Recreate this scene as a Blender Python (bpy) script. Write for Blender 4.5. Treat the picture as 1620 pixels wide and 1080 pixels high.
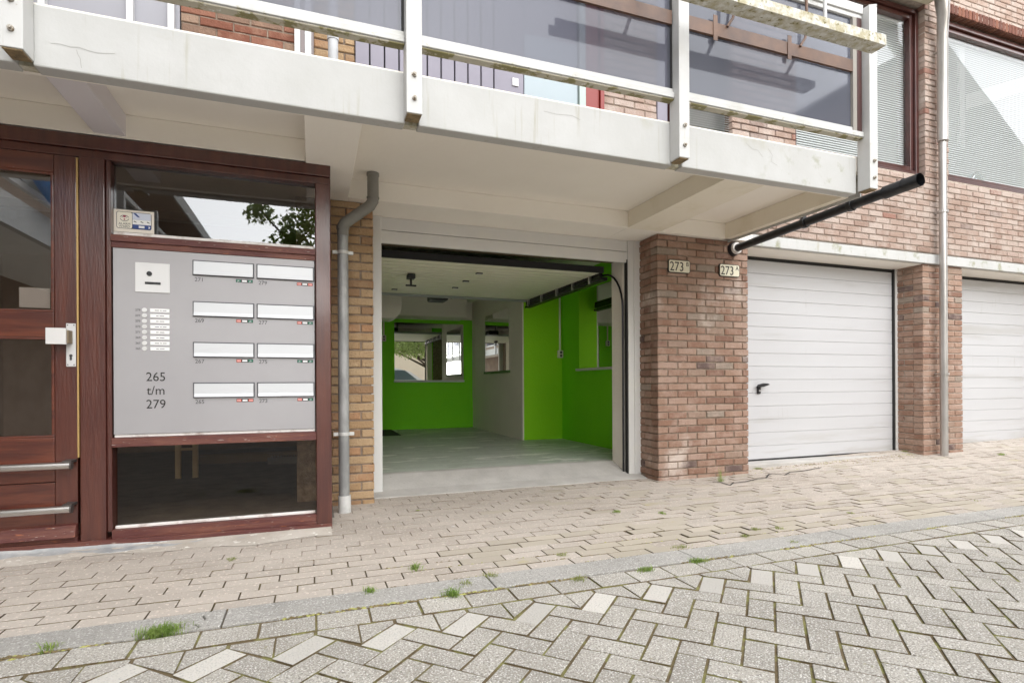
import bpy, math, random
from mathutils import Vector, Matrix
R = math.radians
sc = bpy.context.scene
for o in list(bpy.data.objects): bpy.data.objects.remove(o)
COL = sc.collection
CZ = .83                      # height of the lens above the pavement, metres

# ------------------------------------------------------------------ camera
F, TH, RO, CY = 868.0, R(20.0), R(.306), 607.2
_r = Vector((math.cos(TH), -math.sin(TH), 0)); _f = Vector((math.sin(TH), math.cos(TH), 0)); _d = Vector((0, 0, -1))
_R2 = _r*math.cos(RO) + _d*math.sin(RO); _D2 = -_r*math.sin(RO) + _d*math.cos(RO)
cam = bpy.data.objects.new('camera', bpy.data.cameras.new('camera')); COL.objects.link(cam)
_m = Matrix((_R2, -_D2, -_f)).transposed().to_4x4(); _m.translation = Vector((0, 0, CZ)); cam.matrix_world = _m
cam.data.sensor_width = 36; cam.data.lens = F/1620*36; cam.data.shift_y = (CY-540)/1620
cam.data.clip_start = .05; cam.data.clip_end = 2000
sc.camera = cam

# ------------------------------------------------------------------ sky, sun, exposure
W = bpy.data.worlds.new('World'); sc.world = W; W.use_nodes = True
nt = W.node_tree; bg = nt.nodes['Background']; bg.inputs[1].default_value = .095
sky = nt.nodes.new('ShaderNodeTexSky'); sky.sky_type = 'NISHITA'; sky.sun_disc = False
SUN_EL, SUN_AZ = 31, 172      # azimuth clockwise from +Y: behind the camera, slightly right
sky.sun_elevation = R(SUN_EL); sky.sun_rotation = R(SUN_AZ); sky.air_density = 1.3; sky.dust_density = .7; sky.ozone_density = .6
hs = nt.nodes.new('ShaderNodeHueSaturation'); hs.inputs['Saturation'].default_value = .22
nt.links.new(sky.outputs[0], hs.inputs['Color']); nt.links.new(hs.outputs[0], bg.inputs[0])
sun = bpy.data.objects.new('sun', bpy.data.lights.new('sun', 'SUN')); COL.objects.link(sun)
sun.data.energy = 1.5; sun.data.angle = R(115); sun.data.color = (1, .982, .958)
_a = R(SUN_AZ); _e = R(SUN_EL)
sun.rotation_euler = Vector((math.sin(_a)*math.cos(_e), math.cos(_a)*math.cos(_e), math.sin(_e))).to_track_quat('Z', 'Y').to_euler()
sc.view_settings.view_transform = 'Standard'; sc.view_settings.look = 'None'
sc.view_settings.exposure = 1.98; sc.view_settings.gamma = 1
sc.render.engine = 'CYCLES'
sc.cycles.max_bounces = 10; sc.cycles.diffuse_bounces = 6; sc.cycles.glossy_bounces = 5; sc.cycles.transparent_max_bounces = 10
sc.cycles.use_denoising = True
sc.cycles.sample_clamp_indirect = 8

# ------------------------------------------------------------------ measuring helpers: pixel of the photo -> point on a real plane
def _ray(x, y): return (x-810)/F*_R2 + (y-CY)/F*_D2 + _f
def at(x, y, Y):
    v = _ray(x, y); t = Y/v.y; return Vector((v.x*t, Y, v.z*t+CZ))
def ax(x, y, Y): return at(x, y, Y).x
def az(x, y, Y): return at(x, y, Y).z
def gr(x, y, z=0):
    v = _ray(x, y); t = (z-CZ)/v.z; return Vector((v.x*t, v.y*t, z))

# ------------------------------------------------------------------ mesh builder
class MB:
    def __init__(s): s.v = []; s.f = []; s.m = []
    def add(s, vs, fs, mi=0):
        n = len(s.v); s.v += [tuple(v) for v in vs]; s.f += [tuple(i+n for i in f) for f in fs]; s.m += [mi]*len(fs); return s
    def box(s, x0, x1, y0, y1, z0, z1, mi=0):
        if x0 > x1: x0, x1 = x1, x0
        if y0 > y1: y0, y1 = y1, y0
        if z0 > z1: z0, z1 = z1, z0
        v = [(x, y, z) for z in (z0, z1) for y in (y0, y1) for x in (x0, x1)]
        return s.add(v, [(0,2,3,1),(4,5,7,6),(0,1,5,4),(2,6,7,3),(0,4,6,2),(1,3,7,5)], mi)
    def hexa(s, v, mi=0):     # 8 points ordered like box
        return s.add(v, [(0,2,3,1),(4,5,7,6),(0,1,5,4),(2,6,7,3),(0,4,6,2),(1,3,7,5)], mi)
    def prism(s, poly, axis, a, b, mi=0):
        # polygon given in the other two axes, extruded a..b along axis
        def P(p, t):
            return {'x': (t, p[0], p[1]), 'y': (p[0], t, p[1]), 'z': (p[0], p[1], t)}[axis]
        n = len(poly); v = [P(p, a) for p in poly] + [P(p, b) for p in poly]
        f = [tuple(range(n)), tuple(range(2*n-1, n-1, -1))] + [(i, i+n, (i+1) % n+n, (i+1) % n) for i in range(n)]
        return s.add(v, f, mi)
    def tube(s, pts, r, n=14, caps=True, mi=0):
        pts = [Vector(p) for p in pts]; rs = r if isinstance(r, (list, tuple)) else [r]*len(pts)
        v = []; up = None
        for i, p in enumerate(pts):
            t = ((pts[min(i+1, len(pts)-1)]-p).normalized() + (p-pts[max(i-1, 0)]).normalized())
            t = t.normalized() if t.length > 1e-6 else Vector((0, 0, 1))
            if up is None: up = Vector((0, 0, 1)) if abs(t.z) < .9 else Vector((1, 0, 0))
            a = t.cross(up).normalized(); b = a.cross(t).normalized(); up = b
            for k in range(n):
                w = 2*math.pi*k/n; v.append(p + (a*math.cos(w) + b*math.sin(w))*rs[i])
        f = [(i*n+k, i*n+(k+1) % n, (i+1)*n+(k+1) % n, (i+1)*n+k) for i in range(len(pts)-1) for k in range(n)]
        if caps: f += [tuple(range(n-1, -1, -1)), tuple((len(pts)-1)*n+k for k in range(n))]
        return s.add(v, f, mi)
    def disc(s, c, r, y0, y1, n=20, mi=0):   # cylinder along Y
        return s.prism([(c[0]+r*math.cos(2*math.pi*k/n), c[1]+r*math.sin(2*math.pi*k/n)) for k in range(n)], 'y', y0, y1, mi)
    def build(s, name, mats, parent=None, bevel=0, smooth=False, label=None, fix=True):
        me = bpy.data.meshes.new(name); off = Vector(parent.get('_o', (0, 0, 0))) if parent else Vector((0, 0, 0))
        me.from_pydata([tuple(Vector(v)-off) for v in s.v], [], s.f)
        for m in (mats if isinstance(mats, (list, tuple)) else [mats]): me.materials.append(m)
        me.polygons.foreach_set('material_index', s.m)
        if fix:
            import bmesh
            bm = bmesh.new(); bm.from_mesh(me); bmesh.ops.recalc_face_normals(bm, faces=bm.faces); bm.to_mesh(me); bm.free()
        if smooth:
            me.polygons.foreach_set('use_smooth', [True]*len(me.polygons)); me.set_sharp_from_angle(angle=R(35))
        me.update()
        o = bpy.data.objects.new(name, me); COL.objects.link(o)
        if parent:
            o.parent = parent
            o['_o'] = tuple(off)
        if bevel:
            b = o.modifiers.new('bevel', 'BEVEL'); b.width = bevel; b.segments = 2; b.limit_method = 'ANGLE'; b.angle_limit = R(40)
        if label: o['label'] = label
        return o
def tag(o, label=None, cat=None, group=None, kind=None):
    if label: o['label'] = label
    if cat: o['category'] = cat
    if group: o['group'] = group
    if kind: o['kind'] = kind
    return o
def thing(name, loc, label, cat, group=None):
    o = bpy.data.objects.new(name, None); COL.objects.link(o); o.location = loc; o['_o'] = tuple(loc); o.empty_display_size = .1
    return tag(o, label, cat, group)
def copy_tree(o, parent=None):
    c = o.copy(); COL.objects.link(c); c.parent = parent
    for ch in list(o.children): copy_tree(ch, c)
    return c
def text(name, s, size, loc, m, parent, ext=.0006, align='LEFT', sx=1.0, bold=0):
    cu = bpy.data.curves.new(name, 'FONT'); cu.body = s; cu.size = size; cu.extrude = ext; cu.align_x = align; cu.offset = bold; cu.resolution_u = 3
    t = bpy.data.objects.new(name, cu); COL.objects.link(t)
    me = bpy.data.meshes.new_from_object(t.evaluated_get(bpy.context.evaluated_depsgraph_get()))
    bpy.data.objects.remove(t); off = Vector(parent.get('_o', (0, 0, 0)))
    for v in me.vertices: v.co = Vector((v.co.x*sx+loc[0], loc[1]-v.co.z, v.co.y+loc[2]))-off
    me.materials.clear(); me.materials.append(m); me.name = name
    o = bpy.data.objects.new(name, me); COL.objects.link(o); o.parent = parent; o['_o'] = tuple(off); return o

# ------------------------------------------------------------------ materials
def mat(name, c, c2=None, scale=4, detail=6, lo=.35, hi=.65, rough=.6, metal=0, bump=0, bscale=60, isl=0, islc=None, coat=0,
        specks=None, stain=None, spec=.5, aniso=None, wave=None, drips=None):
    """procedural principled material; c2 mixed by noise, islc = ramp of colours picked per mesh island,
    specks = (colour, scale, threshold), stain = (colour, scale, threshold, softness)"""
    m = bpy.data.materials.new(name); m.use_nodes = True; t = m.node_tree; N = t.nodes; L = t.links
    b = N['Principled BSDF']; b.inputs['Roughness'].default_value = rough; b.inputs['Metallic'].default_value = metal
    b.inputs['Coat Weight'].default_value = coat; b.inputs['Coat Roughness'].default_value = .12; b.inputs['Specular IOR Level'].default_value = spec
    tc = N.new('ShaderNodeTexCoord')
    def noise(sc_, det=5, vec=None):
        n = N.new('ShaderNodeTexNoise'); n.inputs['Scale'].default_value = sc_; n.inputs['Detail'].default_value = det; n.inputs['Roughness'].default_value = .6
        L.new(vec or src, n.inputs['Vector']); return n
    mp = N.new('ShaderNodeMapping'); L.new(tc.outputs['Object'], mp.inputs['Vector']); src = mp.outputs[0]
    if aniso: mp.inputs['Scale'].default_value = aniso
    def mix(fac, a, bb, mode='MIX'):
        x = N.new('ShaderNodeMix'); x.data_type = 'RGBA'; x.blend_type = mode
        if hasattr(fac, 'is_output') or isinstance(fac, bpy.types.NodeSocket): L.new(fac, x.inputs[0])
        else: x.inputs[0].default_value = fac
        for s_, i in ((a, 6), (bb, 7)):
            if isinstance(s_, bpy.types.NodeSocket): L.new(s_, x.inputs[i])
            else: x.inputs[i].default_value = (*s_, 1)
        return x.outputs[2]
    def ramp(fac, p0, p1, c0=(0, 0, 0), c1=(1, 1, 1)):
        r_ = N.new('ShaderNodeValToRGB'); r_.color_ramp.elements[0].position = p0; r_.color_ramp.elements[1].position = p1
        r_.color_ramp.elements[0].color = (*c0, 1); r_.color_ramp.elements[1].color = (*c1, 1); L.new(fac, r_.inputs[0]); return r_
    col = c
    if islc:
        g = N.new('ShaderNodeNewGeometry'); rr = ramp(g.outputs['Random Per Island'], 0, 1); cr = rr.color_ramp
        cr.interpolation = 'CONSTANT'
        while len(cr.elements) > 1: cr.elements.remove(cr.elements[-1])
        tot = sum(w for _, w in islc); acc = 0
        for i, (cc, w) in enumerate(islc):
            e = cr.elements[0] if i == 0 else cr.elements.new(acc/tot)
            e.position = acc/tot; e.color = (*cc, 1); acc += w
        col = rr.outputs[0]
    if c2:
        n = noise(scale, detail); r2 = ramp(n.outputs['Fac'], lo, hi)
        col = mix(r2.outputs[0], col, c2)
    if isl:
        g2 = N.new('ShaderNodeNewGeometry'); hv = N.new('ShaderNodeHueSaturation'); mr = N.new('ShaderNodeMapRange')
        mr.inputs[3].default_value = 1-isl; mr.inputs[4].default_value = 1+isl
        L.new(g2.outputs['Random Per Island'], mr.inputs[0]); L.new(mr.outputs[0], hv.inputs['Value'])
        if isinstance(col, bpy.types.NodeSocket): L.new(col, hv.inputs['Color'])
        else: hv.inputs['Color'].default_value = (*col, 1)
        col = hv.outputs[0]
    if stain:
        for st in (stain if isinstance(stain, list) else [stain]):
            n = noise(st[1], 8); r3 = ramp(n.outputs['Fac'], st[2], st[2]+st[3]); 
            if len(st) > 4:   # limit to a height band (z0, z1) in object space: real dirt line
                sx = N.new('ShaderNodeSeparateXYZ'); L.new(tc.outputs['Object'], sx.inputs[0]); mr = N.new('ShaderNodeMapRange')
                mr.inputs[1].default_value = st[4]; mr.inputs[2].default_value = st[5]; L.new(sx.outputs[st[6] if len(st) > 6 else 2], mr.inputs[0])
                ml = N.new('ShaderNodeMath'); ml.operation = 'MULTIPLY'; L.new(mr.outputs[0], ml.inputs[0]); L.new(r3.outputs[0], ml.inputs[1])
                col = mix(ml.outputs[0], col, st[0])
            else: col = mix(r3.outputs[0], col, st[0])
    if drips:
        m2 = N.new('ShaderNodeMapping'); m2.inputs['Scale'].default_value = (34, 34, 1.6); L.new(tc.outputs['Object'], m2.inputs['Vector'])
        n = noise(1, 4, m2.outputs[0]); n2 = noise(1.6, 3); md = N.new('ShaderNodeMath'); md.operation = 'MULTIPLY'; L.new(ramp(n.outputs['Fac'], drips[1], drips[1]+drips[2]).outputs[0], md.inputs[0]); L.new(ramp(n2.outputs['Fac'], .45, .62).outputs[0], md.inputs[1])
        col = mix(md.outputs[0], col, drips[0])
    if specks:
        for sp in (specks if isinstance(specks, list) else [specks]):
            n = noise(sp[1], 3); r4 = ramp(n.outputs['Fac'], sp[2], sp[2]+.04); col = mix(r4.outputs[0], col, sp[0])
    if isinstance(col, bpy.types.NodeSocket): L.new(col, b.inputs['Base Color'])
    else: b.inputs['Base Color'].default_value = (*col, 1)
    if bump:
        n = noise(bscale, 8); bp = N.new('ShaderNodeBump'); bp.inputs['Strength'].default_value = bump; bp.inputs['Distance'].default_value = .01
        L.new(n.outputs['Fac'], bp.inputs['Height']); L.new(bp.outputs[0], b.inputs['Normal'])
    return m
def glass(name, refl, tint, rough=.02, veil=0, veilc=(.3, .31, .34), wob=0, ior=1.5):
    m = bpy.data.materials.new(name); m.use_nodes = True; t = m.node_tree; N = t.nodes; L = t.links
    N.remove(N['Principled BSDF']); out = N['Material Output']
    tr = N.new('ShaderNodeBsdfTransparent'); tr.inputs[0].default_value = (*tint, 1)
    gl = N.new('ShaderNodeBsdfGlossy'); gl.inputs['Roughness'].default_value = rough; gl.inputs[0].default_value = (.95, .97, 1, 1)
    base = tr.outputs[0]
    ge = N.new('ShaderNodeNewGeometry'); iv = N.new('ShaderNodeMath'); iv.operation = 'SUBTRACT'; iv.inputs[0].default_value = 1; L.new(ge.outputs['Backfacing'], iv.inputs[1])
    if veil:
        df = N.new('ShaderNodeBsdfDiffuse'); df.inputs[0].default_value = (*veilc, 1); x = N.new('ShaderNodeMixShader'); vm = N.new('ShaderNodeMath'); vm.operation = 'MULTIPLY'; vm.inputs[1].default_value = veil; L.new(iv.outputs[0], vm.inputs[0]); L.new(vm.outputs[0], x.inputs[0])
        L.new(tr.outputs[0], x.inputs[1]); L.new(df.outputs[0], x.inputs[2]); base = x.outputs[0]
    fr = N.new('ShaderNodeFresnel'); fr.inputs[0].default_value = ior
    mx = N.new('ShaderNodeMath'); mx.operation = 'ADD'; mx.use_clamp = True; mx.inputs[1].default_value = refl; L.new(fr.outputs[0], mx.inputs[0])
    ml = N.new('ShaderNodeMath'); ml.operation = 'MULTIPLY'; L.new(iv.outputs[0], ml.inputs[0]); L.new(mx.outputs[0], ml.inputs[1])   # the far side of the sheet only lets light through
    x2 = N.new('ShaderNodeMixShader'); L.new(ml.outputs[0], x2.inputs[0]); L.new(base, x2.inputs[1]); L.new(gl.outputs[0], x2.inputs[2])
    L.new(x2.outputs[0], out.inputs[0])
    if wob:
        n = N.new('ShaderNodeTexNoise'); n.inputs['Scale'].default_value = 1.3; bp = N.new('ShaderNodeBump'); bp.inputs['Strength'].default_value = wob; bp.inputs['Distance'].default_value = .01
        tc = N.new('ShaderNodeTexCoord'); L.new(tc.outputs['Object'], n.inputs['Vector']); L.new(n.outputs['Fac'], bp.inputs['Height']); L.new(bp.outputs[0], gl.inputs['Normal'])
    return m
BRC = [((.275,.165,.115), 5), ((.31,.195,.14), 5), ((.25,.14,.095), 4), ((.34,.225,.17), 3), ((.21,.115,.08), 2), ((.29,.20,.15), 3), ((.12,.08,.07), .9), ((.28,.225,.18), 1)]
m_brick = mat('brick_red', BRC[0][0], islc=BRC, c2=(.45,.33,.27), scale=9, lo=.45, hi=.9, rough=.9, bump=.9, bscale=70, specks=[((.12,.07,.05), 130, .66), ((.55,.45,.38), 60, .70)],
              stain=((.55,.46,.40), 1.7, .58, .12))
BRY = [((.40,.26,.14), 4), ((.45,.31,.18), 4), ((.33,.20,.11), 2), ((.42,.24,.13), 3)]
m_brick_y = mat('brick_buff', BRY[0][0], islc=BRY, c2=(.5,.38,.24), scale=9, lo=.5, hi=.9, rough=.9, bump=.9, bscale=70, specks=((.14,.08,.05), 130, .66))
BRU = [((.345,.25,.205), 5), ((.375,.28,.235), 5), ((.32,.225,.18), 4), ((.40,.315,.27), 4), ((.28,.19,.15), 2), ((.27,.145,.11), .4), ((.23,.165,.14), .4)]
m_brick_u = mat('brick_weathered', BRU[0][0], islc=BRU, c2=(.48,.41,.365), scale=7, lo=.45, hi=.8, rough=.92, bump=.8, bscale=70, specks=((.2,.14,.11), 120, .68))
m_mort = mat('mortar', (.47,.40,.34), c2=(.33,.27,.22), scale=25, rough=.95, bump=.8, bscale=120)
m_mort_d = mat('mortar_dark', (.34,.27,.21), c2=(.18,.135,.10), scale=20, rough=.95, bump=.8, bscale=120)
m_fascia = mat('fascia_white', (.50,.50,.49), c2=(.455,.455,.44), scale=3, rough=.7, bump=.12, bscale=30, drips=((.36,.34,.27), .58, .16),
               stain=[((.38,.36,.28), 5, .58, .16, 2.24, 2.33), ((.31,.31,.23), 9, .57, .12, .3, 1.4, 0)])
m_post = mat('post_white', (.55,.55,.54), c2=(.48,.475,.44), drips=((.38,.36,.30), .60, .16), scale=6, lo=.5, hi=.8, rough=.55, bump=.1, bscale=40, specks=((.35,.30,.22), 40, .72))
m_railmoss = mat('rail_white_mossy', (.55,.55,.54), c2=(.48,.475,.44), scale=7, lo=.5, hi=.8, rough=.6, stain=[((.34,.31,.24), 14, .30, .05, .112, .108), ((.15,.13,.04), 9, .50, .04, .114, .106), ((.36,.34,.24), 30, .60, .05, .135, .110)])
m_soffit = mat('soffit_paint', (.90,.865,.795), c2=(.86,.82,.75), scale=1.2, rough=.85, bump=.15, bscale=22, specks=((.3,.25,.2), 22, .79))
m_soffit2 = mat('soffit_paint_yellowed', (.82,.77,.66), c2=(.73,.67,.53), scale=5, lo=.5, hi=.8, rough=.85, bump=.15, bscale=22)
m_purple = mat('soffit_lilac_light', (.70,.67,.70), rough=.8, bump=.1)  # soffit colour with the purplish light on this beam mixed in
m_wood = mat('varnished_mahogany', (.066,.017,.013), c2=(.115,.032,.019), scale=2.2, lo=.4, hi=.75, rough=.28, coat=.9, bump=.18, bscale=14, aniso=(9, 9, .9),
             specks=((.55,.45,.36), 95, .745))
m_woodh = mat('varnished_mahogany_rails', (.075,.020,.014), c2=(.18,.05,.025), scale=2.6, lo=.4, hi=.75, rough=.3, coat=.8, bump=.18, bscale=14, aniso=(.9, 9, 9),
              specks=((.6,.5,.42), 8, .735))
m_woodw = mat('worn_mahogany', (.10,.026,.022), c2=(.19,.07,.045), scale=3, lo=.45, hi=.7, rough=.5, bump=.5, bscale=16, aniso=(1, 6, 9), specks=[((.5,.43,.37), 16, .665), ((.28,.09,.04), 10, .65)])
m_alu = mat('aluminium', (.72,.72,.72), rough=.32, metal=.85, c2=(.6,.6,.6), scale=8)
m_bead = mat('white_glazing_bead', (.78,.75,.72), c2=(.45,.38,.34), scale=12, lo=.5, hi=.7, rough=.4)
m_steel = mat('brushed_steel', (.62,.60,.58), rough=.28, metal=1, bump=.06, bscale=60, aniso=(1, 20, 20))
m_panel = mat('anodised_panel', (.385,.375,.385), c2=(.36,.35,.36), scale=2, rough=.5, metal=.25, bump=.03, bscale=300)
m_slot = mat('letter_flap_alu', (.52,.53,.545), rough=.4, metal=.25)
m_white = mat('white_plastic', (.62,.62,.62), rough=.4)
m_black = mat('black_plastic', (.012,.012,.014), rough=.45)
m_dark = mat('dark_gasket', (.02,.02,.02), rough=.8)
m_blackpipe = mat('black_pvc', (.012,.013,.016), c2=(.035,.035,.035), scale=14, lo=.5, hi=.8, rough=.38, bump=.1, bscale=50)
m_ink = mat('black_lettering', (.02,.018,.016), rough=.6)
m_numgrey = mat('grey_lettering', (.07,.07,.07), rough=.6)
m_door = mat('white_garage_panel', (.53,.53,.54), c2=(.505,.505,.515), scale=2, rough=.42, bump=.2, bscale=160, aniso=(.25, 1, 3), stain=[((.36,.34,.30), 5, .50, .2, .40, .03), ((.41,.40,.38), 2, .56, .2)], drips=((.41,.40,.38), .62, .2))
m_frame = mat('white_frame', (.66,.655,.635), c2=(.70,.69,.63), scale=5, lo=.5, hi=.8, rough=.5, bump=.05, specks=((.4,.38,.25), 45, .72))
m_green = mat('green_wall_paint', (.22,.74,.008), c2=(.20,.70,.006), scale=1.5, rough=.75, bump=.35, bscale=45)
m_greenb = mat('green_wall_paint_lit', (.33,.78,.008), c2=(.30,.74,.006), scale=1.5, rough=.75, bump=.35, bscale=45, specks=((.6,.62,.45), 9, .77))  # same green, lightened for the light falling on the end wall
m_inwall = mat('beige_plaster', (.84,.80,.72), c2=(.79,.75,.67), scale=2, rough=.85, bump=.45, bscale=60)
m_ceil = mat('garage_ceiling', (.84,.82,.74), rough=.9)
m_floor = mat('painted_garage_floor', (.52,.555,.50), c2=(.36,.385,.34), scale=2.2, lo=.35, hi=.65, rough=.42, bump=.12, bscale=25, aniso=(.7, 2.4, 1), stain=[((.72,.73,.67), 2.2, .56, .03), ((.26,.27,.22), 1.7, .60, .08)], specks=[((.75,.75,.70), 20, .64), ((.25,.26,.21), 26, .66)])
m_conc = mat('concrete_threshold', (.50,.48,.45), c2=(.40,.38,.355), scale=4, rough=.85, bump=.4, bscale=50, specks=((.3,.28,.25), 30, .70))
m_mirror = mat('mirror_silver', (.93,.95,.94), rough=.01, metal=1)
m_lead = mat('lead_sheet', (.36,.37,.38), c2=(.52,.52,.51), scale=14, rough=.55, metal=.2, bump=.9, bscale=16)
m_zinc = mat('weathered_zinc', (.27,.275,.27), c2=(.42,.425,.42), scale=10, lo=.42, hi=.6, rough=.6, metal=.35, bump=.2, bscale=40, aniso=(1, 1, .35), stain=((.60,.59,.55), 7, .60, .06))
m_pvcgrey = mat('grey_pvc', (.19,.185,.165), c2=(.235,.23,.21), scale=6, rough=.5)
m_pvclight = mat('pale_grey_pvc', (.52,.53,.54), c2=(.42,.42,.42), scale=10, rough=.5)
m_alupipe = mat('silver_downpipe_metal', (.55,.53,.51), c2=(.36,.34,.32), scale=4, rough=.3, metal=.6, aniso=(1, 1, .3))
m_moss_metal = mat('mossy_white_metal', (.60,.59,.54), c2=(.40,.36,.24), scale=22, lo=.4, hi=.6, rough=.75, bump=.5, bscale=60, stain=((.16,.14,.04), 40, .60, .05))
m_gutter = mat('cream_gutter', (.62,.58,.47), c2=(.50,.45,.32), scale=9, rough=.7)
m_brown = mat('brown_frame', (.045,.014,.012), rough=.3, coat=.5, c2=(.07,.02,.016), scale=8)
m_sign = mat('enamel_cream', (.78,.75,.60), rough=.25)
m_plank = mat('lilac_cladding', (.25,.235,.28), c2=(.23,.215,.26), scale=5, rough=.6)
m_blue = mat('pale_blue_panel', (.34,.40,.43), rough=.5)
m_red = mat('red_door_paint', (.22,.018,.012), rough=.4)
m_hall = mat('hall_brown_wall', (.26,.19,.14), c2=(.20,.14,.10), scale=3, rough=.8)
m_hallfloor = mat('hall_floor', (.17,.15,.135), c2=(.11,.095,.085), scale=9, rough=.6, specks=((.45,.42,.38), 70, .73))
m_pine = mat('pale_pine', (.82,.68,.43), rough=.6, c2=(.75,.60,.36), scale=4)
m_blind = mat('white_blind_slats', (.60,.61,.60), rough=.6)
m_room = mat('room_wall', (.45,.45,.44), rough=.9)
m_brass = mat('brass_strip', (.50,.33,.13), rough=.4, metal=.4)
GL_ENT = glass('entrance_glass', .09, (.70,.66,.62), .01, wob=.03)
GL_LOW = glass('dusty_low_glass', .035, (.92,.88,.82), .03, ior=1.08)
GL_DOOR = glass('door_glass', .24, (.86,.83,.80), .01)
GL_BALC = glass('smoked_balcony_glass', 0, (.62,.62,.68), .06, veil=.80, veilc=(.10,.105,.13), wob=.02, ior=1.4)
GL_WIN = glass('window_glass', .05, (.93,.94,.94), .01, wob=.03, ior=1.22)
GL_CAR = glass('car_glass', .25, (.35,.42,.42), .01)

m_innerrail = mat('brown_rail', (.16,.085,.05), rough=.5, c2=(.09,.05,.035), scale=6)
rnd = random.Random(7)
def jit(a): return rnd.uniform(-a, a)

# ------------------------------------------------------------------ ground
def gz(x, y):                 # the pavement climbs a little towards the garages on the right
    if y < 2.3: return 0
    k = min(1, (y-2.3)/1.6); return k*k*.02*max(0, min(x, 12)-3.4) + (.03*max(0, min(1, (y-3.95)/.25)) if x > 3.6 else 0)
def paver(mb, quad, top, drop, ch, mi=0, tilt=.0015, follow=False, side=1):
    """quad: 4 xy corners in order; chamfered block"""
    cx = sum(p[0] for p in quad)/len(quad); cy = sum(p[1] for p in quad)/len(quad); n = len(quad)
    tx, ty, h = jit(tilt)/.1, jit(tilt)/.1, jit(tilt)
    def Z(x, y): return top+h+(x-cx)*tx+(y-cy)*ty+(gz(x, y) if follow else 0)
    def ins(p, d):
        v = Vector((cx-p[0], cy-p[1])); l = v.length; return (p[0]+v.x/l*d, p[1]+v.y/l*d)
    A = [(p[0], p[1], Z(*p)-drop) for p in quad]; B = [(p[0], p[1], Z(*p)-ch) for p in quad]; Cc = [ins(p, ch*1.7) for p in quad]
    T = [(p[0], p[1], Z(*p)) for p in Cc]
    f = [tuple(range(2*n, 3*n))] + [(n+i, n+(i+1) % n, 2*n+(i+1) % n, 2*n+i) for i in range(n)] + [(i, (i+1) % n, n+(i+1) % n, n+i) for i in range(n)]
    mb.add(A+B+T, f, mi); mb.m[-n:] = [side]*n

m_rpav = mat('grey_concrete_pavers', (.475,.445,.395), isl=.13, c2=(.38,.35,.305), scale=3.5, rough=.9, bump=1, bscale=130,
             specks=[((.27,.25,.22), 140, .55), ((.76,.74,.70), 170, .565)], stain=[((.31,.285,.25), 2.3, .60, .12), ((.30,.28,.17), 16, .66, .06)])
m_rpavl = mat('pale_worn_pavers', (.60,.57,.52), isl=.14, rough=.9, bump=1, bscale=130, specks=[((.5,.48,.45), 140, .57)])
m_moss = mat('mossy_joint', (.155,.115,.060), c2=(.24,.23,.08), scale=11, lo=.48, hi=.60, rough=1, bump=1, bscale=120)
def kerbside(mb):
    w = .0926; g = .0043; d1 = Vector((-1, -1))/math.sqrt(2); d2 = Vector((1, -1))/math.sqrt(2); P0 = Vector((.268, 1.944))
    def rect(o, a0, a1, b0, b1):
        return [tuple(o+d1*(a0+g)+d2*(b0+g)), tuple(o+d1*(a1-g)+d2*(b0+g)), tuple(o+d1*(a1-g)+d2*(b1-g)), tuple(o+d1*(a0+g)+d2*(b1-g))]
    for m_ in range(-16, 34):
        o = P0 + Vector((m_*2*math.sqrt(2)*w, 0))
        for k in range(0, 34):
            c = o + (d1+d2)*(k*w)
            if c.y < -2.4: break
            j = rect(c, 0, 2*w, 0, w); paver(mb, [(x+jit(.0012), y+jit(.0012)) for x, y in j], 0, .02, .0016, 2 if k == 0 else 0, .0018)
            c2_ = c + d2*w
            j = rect(c2_, 0, w, 0, 2*w); paver(mb, [(x+jit(.0012), y+jit(.0012)) for x, y in j], 0, .02, .0016, 0, .0018)
        # the pointed filler stones between the pale ones, in two halves
        a = o; s = 2*math.sqrt(2)*w; mid = o.x+s*.53
        top = 1.972; q = .006
        paver(mb, [(a.x+q, top-q), (a.x+q, a.y-.004), (mid-q*.5, a.y-(mid-a.x)+.012 if mid-a.x < s/2 else a.y-s/2+.014), (mid-q*.5, top-q)][::1], 0, .02, .0016, 0)
        paver(mb, [(mid+q*.5, top-q), (mid+q*.5, a.y-s/2+.022), (a.x+s-q, a.y-.004), (a.x+s-q, top-q)], 0, .02, .0016, 0)
    x = -4.2
    while x < 13:
        L_ = .183
        paver(mb, [(x+.004, 1.982), (x+L_-.004, 1.982), (x+L_-.004, 2.104+jit(.002)), (x+.004, 2.104+jit(.002))], 0, .02, .0016, 0); x += L_
road = MB()
road.add([(-60,-60,-.0050),(60,-60,-.0050),(60,2.12,-.0050),(-60,2.12,-.0050)], [(0,1,2,3)], 1)
road.add([(-60,-60,-.003),(60,-60,-.003),(60,-2.5,-.003),(-60,-2.5,-.003)], [(0,1,2,3)], 3)
kerbside(road)
m_far = mat('far_paving', (.48,.455,.42), c2=(.41,.385,.35), scale=.8, rough=.9, bump=.5, bscale=30, specks=((.2,.19,.17), 14, .6))
ro = road.build('road', [m_rpav, m_moss, m_rpavl, m_far], fix=False); tag(ro, kind='structure')

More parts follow.
